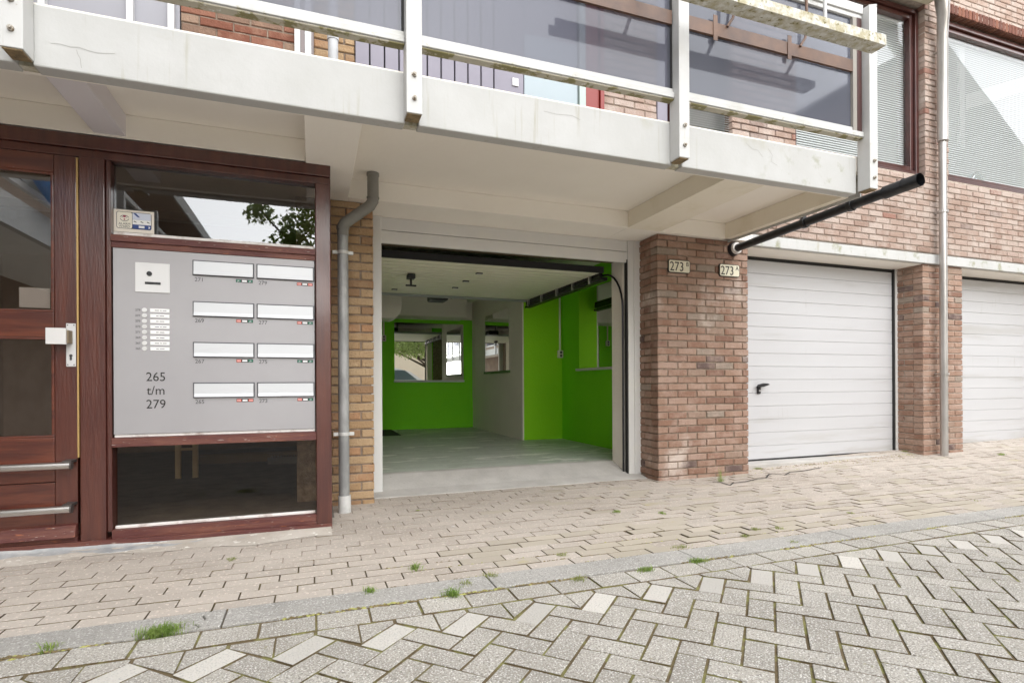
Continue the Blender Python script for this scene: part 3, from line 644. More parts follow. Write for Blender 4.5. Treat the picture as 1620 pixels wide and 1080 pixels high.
q = MB(); q.box(GXa-.05, 2.55, y0_-.025, y0_-.001, z0_-.012, z0_+.045); q.build('gasket', m_dark, LF)
def onleaf(px, py):
    v = _ray(px, py); t_ = (1.876-CZ)/v.z; return (v.x*t_, v.y*t_)
x, y = onleaf(650, 433); hp = Vector((x, y, 1.872))
q = MB(); q.box(hp.x-.035, hp.x+.035, hp.y-.05, hp.y+.05, hp.z-.045, hp.z-.004); q.tube([(hp.x, hp.y, hp.z-.04), (hp.x, hp.y, hp.z-.10)], .010, 10); q.box(hp.x-.05, hp.x+.05, hp.y-.012, hp.y+.012, hp.z-.115, hp.z-.10); q.build('handle', m_black, LF, bevel=.004)
for (px, py) in ((758, 431), (737, 444), (720, 455), (624, 458)):
    x, y = onleaf(px, py); z = z0_+(z1_-z0_)*(y-y0_)/(y1_-y0_); q = MB(); q.box(x-.030, x+.030, y-.02, y+.02, z-.010, z-.0005); q.box(x-.022, x+.022, y-.012, y+.012, z-.013, z-.0101, 1); q.build('clip', [m_black, m_alu], LF)
m_track = mat('dark_steel_track', (.04,.04,.045), rough=.4, metal=.7)
TR = MB(); XT = 2.57
TR.prism([(4.62, 1.845), (6.52, 1.835), (6.52, 1.915), (4.62, 1.935)], 'x', XT, XT+.035); TR.prism([(4.55, 1.80), (6.52, 1.795), (6.52, 1.82), (4.55, 1.83)], 'x', XT-.015, XT+.05)
arc = [(XT+.05, 4.285, .03), (XT+.05, 4.285, 1.50)] + [(XT+.05, 4.285+.33*(1-math.cos(w)), 1.50+.36*math.sin(w)) for w in [math.pi/2*k/8 for k in range(1, 9)]] + [(XT+.03, 4.75, 1.87), (XT+.03, 6.52, 1.87)]
TR.tube(arc, .009, 8); TR.build('door_track', m_track, B, smooth=False)
for y in (4.78, 5.15, 5.55, 5.98, 6.40):
    q = MB(); q.box(XT-.03, XT-.002, y-.012, y+.012, 1.80, 1.93); q.tube([(XT-.045, y, 1.90), (XT-.002, y, 1.90)], .022, 10); q.build('track_roller', m_steel, LF, bevel=.002)
q = MB(); q.box(.40, XT, 4.33, 4.40, 1.925, 2.0); q.tube([(.45, 4.45, 2.06), (2.6, 4.45, 2.06)], .03, 12); q.build('spring_shaft', mat('brown_steel', (.075,.05,.025), rough=.6), B)
q = MB(); q.box(.40, XT-.016, 6.45, 6.50, 1.868, 1.912); q.build('track_crossbar', mat('grey_steel', (.42,.44,.43), rough=.5, metal=.2), B, bevel=.003)

# things in the garage
def single(name, mb, m, lab, cat, bevel=0, group=None, smooth=False):
    o = mb.build(name, m, None, bevel=bevel, smooth=smooth); return tag(o, lab, cat, group)
OP = thing('door_opener', (1.5, 6.65, 1.9), 'dark garage door opener motor hanging behind the open leaf', 'motor')
q = MB(); q.box(1.36, 1.58, 6.6, 6.85, 1.86, 1.95); q.build('housing', m_black, OP, bevel=.02)
for x in (1.33, 1.60):
    q = MB(); q.box(x, x+.022, 6.58, 6.60, 1.88, ZC); q.build('hanger', m_track, OP)
HT = MB(); a = ax(634, 480, 7)
HT.prism([(.39, 2.19), (a, 2.19), (a, 1.78), (a-.02, 1.72), (a-.06, 1.67), (a-.11, 1.65), (.39, 1.635)], 'y', 6.9, 7.3); single('water_heater', HT, mat('heater_enamel', (.74,.70,.62), rough=.4), 'beige rounded water heater hanging at the back left of the garage', 'heater', bevel=.012)
MR = thing('wall_mirror', (1.8, YBK-.02, 1), 'wide mirror on the green back wall of the garage', 'mirror')
xa, xb = ax(624, 560, YBK-.02), ax(733, 560, YBK-.02); za, zb = az(690, 601, YBK-.02), az(690, 512, YBK-.02)
q = MB(); q.box(xa, xb, YBK-.025, YBK-.016, za, zb); q.build('mirror_glass', m_mirror, MR)
q = MB(); q.box(xa-.01, xb+.01, YBK-.045, YBK-.016, za-.035, za-.001); q.build('ledge', m_white, MR, bevel=.003)
XM = XRT-.02
MR2 = thing('wall_mirror', (XM-.01, 7.6, 1), 'narrow upright mirror on the beige return wall', 'mirror')
q = MB(); q.box(XM-.01, XM-.0005, 7.04, 8.13, 1.02, 1.87); q.build('mirror_glass', m_mirror, MR2); q = MB(); q.box(XM-.03, XM-.0005, 7.02, 8.15, .985, 1.0195); q.build('ledge', mat('green_ledge', (.08,.20,.03), rough=.6), MR2)
MR3 = thing('wall_mirror', (XSD-.01, 5.6, 1), 'large mirror on the green side wall behind the jamb', 'mirror')
q = MB(); q.box(XSD-.010, XSD-.0005, 4.75, 6.05, 1.015, 1.95); q.build('mirror_glass', m_mirror, MR3); q = MB(); q.box(XSD-.045, XSD-.0005, 4.70, 6.08, .985, 1.014); q.build('ledge', m_white, MR3, bevel=.003)
for (px, py, y, zt, lab) in ((886, 560, YEN-.02, 2.0, 'cream wall socket and conduit on the brightly lit green wall'), (607, 535, YBK-.04, 1.88, 'cream wall socket and conduit on the back wall')):
    x, z = ax(px, py, y), az(px, py, y)
    S = thing('wall_socket', (x, y, z), lab, 'socket'); q = MB(); q.box(x-.036, x+.036, y-.03, y+.018, z-.05, z+.05); q.build('socket_box', m_sign, S, bevel=.008)
    for dz in (.021, -.021):
        q = MB(); q.disc((x, z+dz), .016, y-.034, y-.0301, 12); q.build('outlet', m_numgrey, S)
    q = MB(); q.tube([(x, y, z+.05), (x, y, zt)], .014, 8); q.build('conduit', m_sign, S, smooth=True)
HM = MB(); HM.box(.55, 1.18, 7.85, YBK-.02, ZF+.0005, ZF+.006); single('floor_mat', HM, m_dark, 'dark rectangular mat on the garage floor by the back wall', 'mat')

# ---------------------------------------------------------------- entrance: mahogany frame, glass, door
YA = 3.35
fr = MB()
fr.box(-3.0, .105, YA, YA+.10, 2.035, 2.104); fr.box(-3.0, .105, YA+.012, YA+.10, 1.992, 2.0345)
fr.box(.02, .1045, YA+.001, YA+.55, -.02, 1.9915); 
fr.box(-1.105, -.995, YA+.001, YA+.10, -.01, 1.9915); fr.box(-.9945, -.972, YA+.013, YA+.10, .08, 1.9915)
fr.build('entrance_frame', m_wood, B, bevel=.005)
fr = MB()
fr.box(-.9715, .0195, YA+.006, YA+.10, 1.578, 1.612); fr.box(-.9715, .0195, YA+.016, YA+.10, 1.548, 1.5775)
fr.box(-.9715, .0195, YA+.006, YA+.10, .515, .562)
fr.box(-.9715, .0195, YA+.004, YA+.10, .03, .088); fr.hexa([(-3.0, YA-.012, .075), (.1045, YA-.012, -.02), (-3.0, YA+.10, .075), (.1045, YA+.10, -.02), (-3.0, YA-.012, .076), (.1045, YA-.012, .0295), (-3.0, YA+.10, .076), (.1045, YA+.10, .0295)])
fr.build('entrance_rail', m_woodw, B, bevel=.005)
for (e_, c_, d_) in ((.028, 1.6125, 1.632), (.0275, .5625, .578), (.03, .0885, .104)):
    bd = MB(); bd.box(-.965, .014, YA+e_, YA+.05, c_, d_); bd.build('glazing_bead', m_bead, B, bevel=.003)
g_ = MB(); g_.box(-.97, .018, YA+.06, YA+.066, 1.60, 2.02); g_.build('window_pane', GL_ENT, B, label='reflecting pane above the letterbox panel')
g_ = MB(); g_.box(-.97, .018, YA+.06, YA+.066, .06, .53); g_.build('window_pane', GL_LOW, B, label='dusty low pane below the letterbox panel')
ld = MB(); n = 60; import itertools
prof = []
for i in range(n+1):
    x = -2.6+2.69*i/n; tz = max(-.015, .064-.030*(x+2.6))+.006; w_ = .010*math.sin(x*9)+.008*math.sin(x*23+1)+rnd.uniform(-.005, .005); k_ = max(0, min(1, (.10-x)/.6))
    prof.append([(x, YA-.008, tz+.006), (x, YA-.018+w_*.3, tz-.006), (x, YA-.022-.018*k_+w_, tz*.5+rnd.uniform(-.004, .004)), (x, YA-.030-.030*k_+w_*1.3, .006+.006*k_+rnd.uniform(-.002, .003)), (x, YA-.035-.05*k_+w_*1.6, .002+.004*k_), (x, YA-.034-.05*k_+w_*1.6, -.02)])
ld.add([p_ for pr_ in prof for p_ in pr_], [(i*6+k, (i+1)*6+k, (i+1)*6+k+1, i*6+k+1) for i in range(n) for k in range(5)])
ld.build('lead_flashing', m_lead, B, smooth=True)
# mortar skirt on the pavement below the flashing
sk = MB(); top_ = []
for i in range(41):
    x = -3+3.1*i/40; top_.append((x, 3.34)); 
low_ = [(x, 3.19+.03*math.sin(x*5)+.02*math.sin(x*13+2)+rnd.uniform(-.01, .01)) for x, _ in top_]
for i in range(40):
    a0, a1, b0, b1 = top_[i], top_[i+1], low_[i], low_[i+1]
    sk.add([(b0[0], b0[1], .0015), (b1[0], b1[1], .0015), (a1[0], a1[1], .014), (a0[0], a0[1], .014)], [(0,1,2,3)])
tag(sk.build('pavement_edge', mat('mortar_skirt', (.58,.53,.47), c2=(.46,.41,.35), scale=6, rough=.95, bump=.9, bscale=50, specks=((.75,.72,.66), 30, .62)), fix=False), kind='structure')
# door
D = []
lf = MB(); yl = YA+.012
XS0, XS1 = -1.212, -1.118
lf.box(XS0, XS1, yl, yl+.05, .13, 1.9905); lf.box(-2.05, -1.95, yl, yl+.05, .13, 1.9905)
DO = lf.build('entrance_door', m_wood, B, bevel=.004, label='mahogany entrance door with two glass panes and steel push bars')
for (c_, d_) in ((1.90, 1.99), (1.075, 1.20), (.13, .35), (.353, .575)):
    lf = MB(); lf.box(-1.949, XS0-.001, yl+.001, yl+.05, c_, d_); lf.build('door_rail', m_woodh, DO, bevel=.004)
lf = MB(); lf.hexa([(-2.05, YA-.03, .075), (XS1, YA-.03, .075), (-2.05, YA+.03, .075), (XS1, YA+.03, .075), (-2.05, YA-.012, .135), (XS1, YA-.012, .135), (-2.05, YA+.03, .145), (XS1, YA+.03, .145)]); lf.build('weatherboard', m_woodw, DO, bevel=.004)
lf = MB(); lf.box(-2.05, XS1, YA+.005, YA+.05, .0295, .074); lf.build('door_sill', m_woodw, DO, bevel=.003)
g_ = MB()
for a, b_ in ((1.2, 1.9), (.575, 1.075)):
    g_.box(-1.949, XS0-.002, yl+.003, yl+.01, a, a+.012); g_.box(-1.949, XS0-.002, yl+.003, yl+.01, b_-.012, b_); g_.box(XS0-.014, XS0-.001, yl+.002, yl+.012, a+.012, b_-.012)
g_.build('glazing_bead', m_woodh, DO, bevel=.003)
g_ = MB(); g_.box(-1.949, XS0-.001, yl+.025, yl+.03, 1.2, 1.9); g_.build('pane', GL_DOOR, DO); g_ = MB(); g_.box(-1.949, XS0-.001, yl+.025, yl+.03, .575, 1.075); g_.build('pane', GL_DOOR, DO)
g_ = MB(); g_.box(XS1+.001, XS1+.009, yl-.004, yl+.03, .47, 1.985); g_.build('brass_strip', m_brass, DO)
g_ = MB(); g_.box(-1.162, -1.122, yl-.004, yl-.0005, .93, 1.147); g_.build('lock_plate', m_white, DO, bevel=.001)
g_ = MB()
for (x, z) in ((-1.155, 1.138), (-1.129, 1.138), (-1.155, .939), (-1.129, .939)): g_.disc((x, z), .0028, yl-.0065, yl-.0041, 8)
g_.disc((-1.142, .985), .007, yl-.0065, yl-.0041, 12); g_.box(-1.1465, -1.1375, yl-.0065, yl-.0041, .962, .984); g_.build('screw', m_numgrey, DO)
g_ = MB(); g_.box(-1.155, -1.135, yl-.055, yl-.0041, 1.045, 1.108); g_.build('knob_stem', mat('bronze_stem', (.25,.2,.13), rough=.5, metal=.4), DO)
g_ = MB(); g_.box(-1.222, -1.14, yl-.072, yl-.0555, 1.037, 1.117); g_.build('knob_plate', mat('brushed_knob', (.72,.71,.70), rough=.45, metal=.3), DO, bevel=.002)
for z in (.44, .225):
    q = MB(); q.tube([(-2.0, YA-.055, z), (XS1-.008, YA-.055, z)], .0185, 20); bo = q.build('push_bar', m_steel, DO, smooth=True)
    q = MB(); q.tube([(XS1-.008, YA-.055, z), (XS1-.001, YA-.055, z)], .0195, 20); q.box(XS1-.04, XS1-.002, YA-.06, yl-.0005, z+.012, z+.024); q.build('end_cap', mat('dark_cap', (.10,.09,.085), rough=.4, metal=.5), bo)
# white paper in the door pane is a card behind the glass
q = MB(); q.box(-1.37, -1.245, yl+.045, yl+.048, 1.225, 1.325); single('paper_card', q, m_white, 'blank pale card standing inside the upper door pane', 'card')

# hallway behind the entrance
h = MB(); h.box(-3.2, .3, 7.6, 7.7, 0, 2.6); h.box(-3.3, -3.2, 3.46, 7.7, 0, 2.6); h.box(.02, .15, 4.0, 7.7, 0, 2.6); h.box(-3.3, .15, 3.46, 7.7, 2.3, 2.4); h.build('hall_wall', m_hall, B)
h = MB(); h.add([(-3.3,3.42,.045),(.12,3.42,.045),(.12,7.7,.045),(-3.3,7.7,.045)], [(0,1,2,3)]); tag(h.build('hall_floor', m_hallfloor), kind='structure')
TT = thing('trestle', (-1.06, 5.3, .04), 'pale wooden trestle standing in the dark hallway', 'trestle')
a = gr(271, 764, .045); b_ = gr(299, 763, .045)
for x in (a.x, b_.x):
    q = MB(); q.box(x-.02, x+.02, 5.33, 5.37, .045, .75); q.build('leg', m_pine, TT)
q = MB(); q.box(a.x+.0205, b_.x-.0205, 5.335, 5.365, .28, .30); q.box(a.x-.05, b_.x+.05, 5.32, 5.38, .7505, .79); q.build('crossbar', m_pine, TT)
q = MB(); a = gr(308, 735, .045); b_ = gr(440, 722, .045); q.box(a.x, b_.x+.2, a.y, a.y+.12, .045, .13); single('wooden_plank', q, mat('dull_plank', (.22,.15,.08), rough=.7), 'low wooden plank lying on the hallway floor', 'plank')
q = MB()
for i in range(14):
    x = -.40+i*.03; q.box(x, x+.012, 5.95, 6.5, .07, .10)
q.box(-.42, .015, 5.93, 5.95, .045, .11); single('floor_rack', q, mat('grey_rack', (.2,.19,.18), rough=.6), 'grey slatted rack on the hallway floor', 'rack')

# ---------------------------------------------------------------- letterbox panel
YP = YA+.022
LB = thing('letterbox_panel', (-.48, YP, 1.05), 'brushed grey intercom and letterbox panel for numbers 265 to 279', 'panel')
q = MB(); q.box(-.966, .014, YP, YP+.02, .5785, 1.5475); q.build('face_plate', m_panel, LB, bevel=.001)
# intercom
q = MB(); q.box(-.868, -.710, YP-.006, YP-.0005, 1.322, 1.477); IC = q.build('intercom', mat('intercom_white', (.70,.70,.70), rough=.45), LB, bevel=.002)
q = MB(); q.disc((-.803, 1.420), .0125, YP-.010, YP-.0061, 24); q.box(-.823, -.752, YP-.009, YP-.0061, 1.3645, 1.3765); q.build('lens', m_black, IC)
q = MB(); q.box(-.776, -.752, YP-.0065, YP-.0061, 1.409, 1.431); q.build('key_reader', mat('pale_reader', (.70,.70,.70), rough=.5), IC)
# eight flaps
XC = ((-.604, -.302), (-.290, .0115)); ZR = ((1.430, 1.508), (1.208, 1.285), (.988, 1.064), (.769, .847))
nums = (('271', '279'), ('269', '277'), ('267', '275'), ('265', '273'))
kinds = (('JJ', 'NN'), ('NJ', 'NJ'), ('NJ', 'JJ'), ('NN', 'NJ'))
m_red2 = mat('sticker_red', (.60,.10,.06), rough=.5); m_grn2 = mat('sticker_green', (.02,.14,.09), rough=.5); m_wht2 = mat('sticker_white', (.85,.85,.85), rough=.5)
proto = None
for r in range(4):
    for c in range(2):
        x0, x1 = XC[c]; z0, z1 = ZR[r]
        if proto is None:
            q = MB(); q.box(x0, x1, YP-.0045, YP-.0004, z0-.005, z1); proto = q.build('letter_slot', mat('slot_surround', (.09,.09,.10), rough=.5), LB)
            q = MB(); q.hexa([(x0+.006, YP-.013, z0), (x1-.006, YP-.013, z0), (x0+.006, YP-.0046, z0), (x1-.006, YP-.0046, z0), (x0+.006, YP-.009, z1-.006), (x1-.006, YP-.009, z1-.006), (x0+.006, YP-.0046, z1-.006), (x1-.006, YP-.0046, z1-.006)])
            q.hexa([(x0+.006, YP-.017, z0), (x1-.006, YP-.017, z0), (x0+.006, YP-.013, z0), (x1-.006, YP-.013, z0), (x0+.006, YP-.0115, z0+.02), (x1-.006, YP-.0115, z0+.02), (x0+.006, YP-.011, z0+.02), (x1-.006, YP-.011, z0+.02)])
            q.build('flap', m_slot, proto, bevel=.001); base = (x0, z0)
        else:
            cp = copy_tree(proto, LB); cp.location = proto.location + Vector((x0-base[0], 0, z0-base[1]))
        text('slot_number', nums[r][c], .030, (x0+.009, YP-.001, z0-.036), m_numgrey, LB, ext=.0003)
        sx0 = x1-.092; sz = z0-.030; st = MB(); k = kinds[r][c]
        st.box(sx0, sx0+.085, YP-.0012, YP-.0004, sz, sz+.0175, 0)
        for (o0, o1, ch) in ((.0, .026, k[0]), (.059, .085, k[1])): st.box(sx0+o0+.0015, sx0+o1-.0015, YP-.0016, YP-.0013, sz+.0015, sz+.016, 1 if ch == 'N' else 2)
        so = st.build('sticker', [m_ink, m_red2, m_grn2], LB)
        for (o0, ch) in ((.013, k[0]), (.072, k[1])): text('sticker_text', 'NEE' if ch == 'N' else 'JA', .0105, (sx0+o0, YP-.0018, sz+.005), m_wht2, so, ext=.0001, align='CENTER')
        tt = MB(); tt.box(sx0+.030, sx0+.055, YP-.0016, YP-.0013, sz+.004, sz+.0135); tt.build('sticker_bar', m_wht2, so)
for i, nm in enumerate(('279', '277', '275', '273', '271', '269', '267', '265')):
    z = 1.2285-i*.0289
    text('bell_number', nm, .0155, (-.869, YP-.001, z-.0055), m_numgrey, LB, ext=.0003)
    q = MB(); q.disc((-.8275, z), .0115, YP-.0035, YP-.0004, 24); bb = q.build('bell_button', m_alu, LB, bevel=.0008)
    q = MB(); q.box(-.802, -.713, YP-.0028, YP-.0004, z-.0098, z+.0098); pn = q.build('name_plate', m_alu, LB)
    q = MB(); q.box(-.800, -.715, YP-.0034, YP-.0029, z-.0080, z+.0080); q.build('name_card', m_wht2, pn)
    q = MB(); wds = [.012, .022, .0] if i % 3 else [.02, .008, .018]; x = -.7575-sum(wds)/2
    for w_ in wds:
        if w_: q.box(x, x+w_, YP-.0038, YP-.0035, z-.0016, z+.0016)
        x += w_+.004
    q.build('name_line', m_numgrey, pn)
for s_, z in (('265', .868), ('t/m', .796), ('279', .724)):
    text('street_numbers', s_, .066, (-.777, YP-.001, z-.012), m_ink, LB, ext=.0004, align='CENTER', sx=.93)

# alarm sticker
AS = thing('alarm_sticker', (-.88, YA+.05, 1.7), 'cream alarm warning sticker in the corner of the upper entrance pane', 'sticker')
ys = YA+.058; x0, x1, z0, z1 = -.972, -.790, 1.640, 1.757
def rrect(x0, x1, z0, z1, r, n=5):
    P_ = []
    for cx, cz, a0 in ((x1-r, z1-r, 0), (x0+r, z1-r, 90), (x0+r, z0+r, 180), (x1-r, z0+r, 270)):
        P_ += [(cx+r*math.cos(R(a0+90*k/n)), cz+r*math.sin(R(a0+90*k/n))) for k in range(n+1)]
    return P_
q = MB(); q.box(x0, x1, ys, ys+.0015, z0, z1); q.build('backing', mat('sticker_cream', (.78,.72,.64), rough=.5), AS)
q = MB(); q.prism(rrect(x0+.012, x1-.012, z0+.018, z1-.010, .010), 'y', ys-.0004, ys-.0001); q.build('border', m_ink, AS)
q = MB(); q.prism(rrect(x0+.0145, x0+.082, z0+.0205, z1-.0125, .008), 'y', ys-.0008, ys-.0005); q.build('eye_field', mat('sticker_pale', (.80,.76,.66), rough=.5), AS)
q = MB(); cx, cz = x0+.048, z0+.072
def arcband(mb, cx, cz, r, t, a0, a1, y0, y1, n=10, sq=1.0):
    o_ = [(cx+(r+t)*math.cos(R(a0+(a1-a0)*k/n)), cz+(r+t)*sq*math.sin(R(a0+(a1-a0)*k/n))) for k in range(n+1)]; i_ = [(cx+r*math.cos(R(a0+(a1-a0)*k/n)), cz+r*sq*math.sin(R(a0+(a1-a0)*k/n))) for k in range(n+1)]
    for k in range(n): mb.prism([o_[k], o_[k+1], i_[k+1], i_[k]], 'y', y0, y1)
arcband(q, cx, cz+.006, .020, .0025, 205, 335, ys-.0012, ys-.0009); arcband(q, cx, cz-.008, .022, .0025, 35, 145, ys-.0012, ys-.0009); arcband(q, cx, cz-.008, .015, .0018, 40, 140, ys-.0012, ys-.0009)
q.build('eye_lines', m_ink, AS)
q = MB(); q.prism([(cx-.009, cz+.014), (cx+.009, cz+.014), (cx+.002, cz+.004), (cx-.002, cz+.004)], 'y', ys-.0015, ys-.0013); q.disc((cx, cz-.006), .004, ys-.0015, ys-.0013, 10); q.build('eye_centre', mat('sticker_plum', (.35,.05,.09), rough=.5), AS)
text('sticker_text', 'ALARM', .0165, (cx, ys-.001, z0+.0375), m_ink, AS, ext=.0002, align='CENTER'); text('sticker_text', 'WARD', .0165, (cx, ys-.001, z0+.0235), m_ink, AS, ext=.0002, align='CENTER')
q = MB(); q.box(x0+.084, x1-.0145, ys-.0008, ys-.0005, z0+.0205, z0+.043, 0); q.box(x0+.084, x1-.0145, ys-.0008, ys-.0005, z0+.0435, z0+.068, 1); q.box(x0+.084, x1-.0145, ys-.0008, ys-.0005, z0+.0685, z1-.0125, 2)
q.box(x0+.112, x0+.138, ys-.0012, ys-.0009, z0+.026, z0+.038, 1); q.prism([(x0+.157, z0+.024), (x0+.165, z0+.031), (x0+.157, z0+.038)], 'y', ys-.0012, ys-.0009, 1)
for xx in (.088, .119, .148): q.prism([(x0+xx, z0+.058), (x0+xx+.014, z0+.053), (x0+xx+.014, z0+.056), (x0+xx+.004, z0+.062)], 'y', ys-.0012, ys-.0009, 3)
q.prism([(x0+.086, z1-.015), (x0+.1, z1-.015), (x0+.118, z1-.035), (x0+.108, z1-.035)], 'y', ys-.0012, ys-.0009, 0)
q.build('blue_field', [mat('sticker_blue', (.015,.05,.22), rough=.5), m_wht2, mat('sticker_ice', (.62,.66,.78), rough=.5), m_ink], AS)

# ---------------------------------------------------------------- drainpipe left of the open garage
GP = thing('grey_drainpipe', (.19, 3.74, 0), 'weathered grey drainpipe with a bend in front of the buff bricks', 'drainpipe')
yp = 3.74; xv = ax(543, 500, yp)
q = MB(); q.tube([(xv, yp, .10), (xv, yp, 1.83)], .034, 20); q.build('pipe', m_zinc, GP, smooth=True)
q = MB(); q.tube([(xv+.004, yp, .0), (xv+.002, yp, .11)], .040, 20); q.build('foot_collar', mat('pale_collar', (.66,.66,.64), rough=.5, c2=(.5,.5,.48), scale=12), GP, smooth=True)
q = MB(); xt = ax(590, 300, yp); q.tube([(xv, yp, 1.80), (xv, yp, 1.86), (xv+.012, yp, 1.885), (xt-.02, yp, 2.015), (xt, yp, 2.05), (xt, yp, 2.10), (xt, yp, 2.234)], .037, 20); q.build('bend', m_pvcgrey, GP, smooth=True)
for (A_, B_) in (((xv, yp, 1.845), (xv, yp, 1.86)), ((xt, yp, 2.065), (xt, yp, 2.075)), ((xt, yp, 2.215), (xt, yp, 2.2335))):
    q = MB(); q.tube([A_, B_], .041, 20); q.build('collar', m_pvcgrey, GP, smooth=True)
for z in (.50, 1.68):
    q = MB(); q.tube([(xv, yp, z), (xv, yp, z+.022)], .038, 20); q.box(xv-.065, xv-.036, yp-.012, yp+.006, z, z+.022); q.box(xv+.036, xv+.065, yp-.012, yp+.006, z, z+.022); q.box(xv-.01, xv+.01, yp+.03, 3.95, z+.005, z+.016)
    q.build('bracket', mat('galvanised', (.6,.6,.58), rough=.5, metal=.3), GP, bevel=.002)

# ---------------------------------------------------------------- black waste pipe under the balcony end
BP = thing('black_waste_pipe', (3.56, 3.2, 2.04), 'black plastic waste pipe running out under the end of the balcony', 'pipe')
xb_ = 3.555; A0 = Vector((xb_, YB-.002, 2.025)); A1 = Vector((xb_, 2.33, 2.085)); dr = A1-A0
q = MB(); q.tube([A0, A0+dr*.97], .033, 20); q.build('pipe', m_blackpipe, BP, smooth=True)
q = MB(); q.tube([A0, A0+dr*.02], [.062, .055], 20); q.build('wall_collar', m_blackpipe, BP, smooth=True)
q = MB(); q.tube([A0+dr*.02, A0+dr*.035], .050, 20); q.build('seal_ring', m_bead, BP, smooth=True)
q = MB(); q.tube([A0+dr*.86, A0+dr*.94, A1], [.042, .040, .040], 20, caps=False); q.tube([A0+dr*.94, A1-dr*.001], .041, 20, caps=False); q.build('end_socket', m_blackpipe, BP, smooth=True)
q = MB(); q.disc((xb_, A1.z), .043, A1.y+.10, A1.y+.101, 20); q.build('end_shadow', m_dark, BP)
for t_ in (.46, .70):
    c = A0+dr*t_; q = MB(); q.tube([c, c+dr*.022], .041, 20); q.box(c.x-.018, c.x+.018, c.y-.02, c.y+.005, c.z+.03, c.z+.055); q.build('clamp', m_blackpipe, BP, bevel=.003)
c = A0+dr*.46; q = MB(); q.tube([c+Vector((0, 0, .05)), c+Vector((-.02, 0, .09)), (c.x-.06, c.y, 2.13), (c.x-.09, c.y, 2.16)], .005, 8); q.build('hanger', mat('rusty_wire', (.35,.28,.2), rough=.6), BP)

# ---------------------------------------------------------------- house number signs
def sign(px, letter, lab):
    c = at(px[0], px[1], YB-.012); S = thing('house_number_sign', c, lab, 'sign', 'enamel house number plates')
    w_, h_ = .112, .056
    q = MB(); q.prism(rrect(c.x-w_, c.x+w_, c.z-h_, c.z+h_, .018), 'y', c.y-.001, c.y+.011); q.build('rim', m_ink, S)
    q = MB(); q.prism(rrect(c.x-w_+.006, c.x+w_-.006, c.z-h_+.006, c.z+h_-.006, .014), 'y', c.y-.004, c.y-.0011); q.build('plate', m_sign, S, bevel=.001)
    text('number', '273', .112, (c.x-.027, c.y-.005, c.z-.040), m_ink, S, ext=.0006, align='CENTER', sx=.88)
    text('letter', letter, .052, (c.x+.082, c.y-.005, c.z+.005), m_ink, S, ext=.0006, align='CENTER')
sign((1074.5, 421.5), 'B', 'cream enamel plate reading 273 B on the brick pier, nearer the open garage')
sign((1154, 428), 'A', 'cream enamel plate reading 273 A on the brick pier, below the black pipe')

# grey pipe seen above the fascia
q = MB(); xq = ax(527, 80, 3.80); q.tube([(xq, 3.8, 2.336), (xq, 3.8, 4.6)], .032, 16); q.tube([(xq, 3.8, 3.10), (xq, 3.8, 3.14)], .037, 16); single('gallery_pipe', q, m_pvclight, 'pale grey pipe standing on the gallery behind the railing', 'pipe', smooth=True)

# ---------------------------------------------------------------- weeds and litter
def leafmat(n, c, c2):
    m = mat(n, c, c2=c2, scale=20, rough=.7, isl=.25); N = m.node_tree.nodes; L = m.node_tree.links; b = N['Principled BSDF']
    t = N.new('ShaderNodeBsdfTranslucent'); x = N.new('ShaderNodeMixShader'); x.inputs[0].default_value = .5
    L.new(b.inputs['Base Color'].links[0].from_socket, t.inputs[0]); L.new(b.outputs[0], x.inputs[1]); L.new(t.outputs[0], x.inputs[2]); L.new(x.outputs[0], N['Material Output'].inputs[0])
    return m
m_grass = leafmat('weed_green', (.20,.33,.06), (.33,.42,.12))
m_grass2 = leafmat('grass_yellow_green', (.28,.34,.09), (.36,.38,.15))
def tuft(px, py, w_, hgt, n, lab, m_=m_grass, flat=.5, name='weed'):
    c = gr(px, py); c.z = gz(c.x, c.y); mb = MB()
    for i in range(n):
        bx, by = c.x+rnd.gauss(0, w_*.45), c.y+rnd.gauss(0, .012); a = rnd.uniform(0, 6.28); l = hgt*rnd.uniform(.3, 1.1); ln = rnd.uniform(.3, 1.6)*l
        pw = rnd.uniform(.0006, .0016); dx, dy = math.cos(a), math.sin(a); px_, py_ = -dy*pw, dx*pw
        p1 = (bx+dx*ln*.4, by+dy*ln*.4, c.z+l*.6); p2 = (bx+dx*ln, by+dy*ln, c.z+l*rnd.uniform(.35, .85))
        mb.add([(bx-px_, by-py_, c.z-.006), (bx+px_, by+py_, c.z-.006), (p1[0]+px_, p1[1]+py_, p1[2]), (p1[0]-px_, p1[1]-py_, p1[2]), p2], [(0,1,2,3), (3,2,4)])
    o = mb.build(name, m_, fix=False); return tag(o, lab, 'weed', 'weeds in the paving joints')
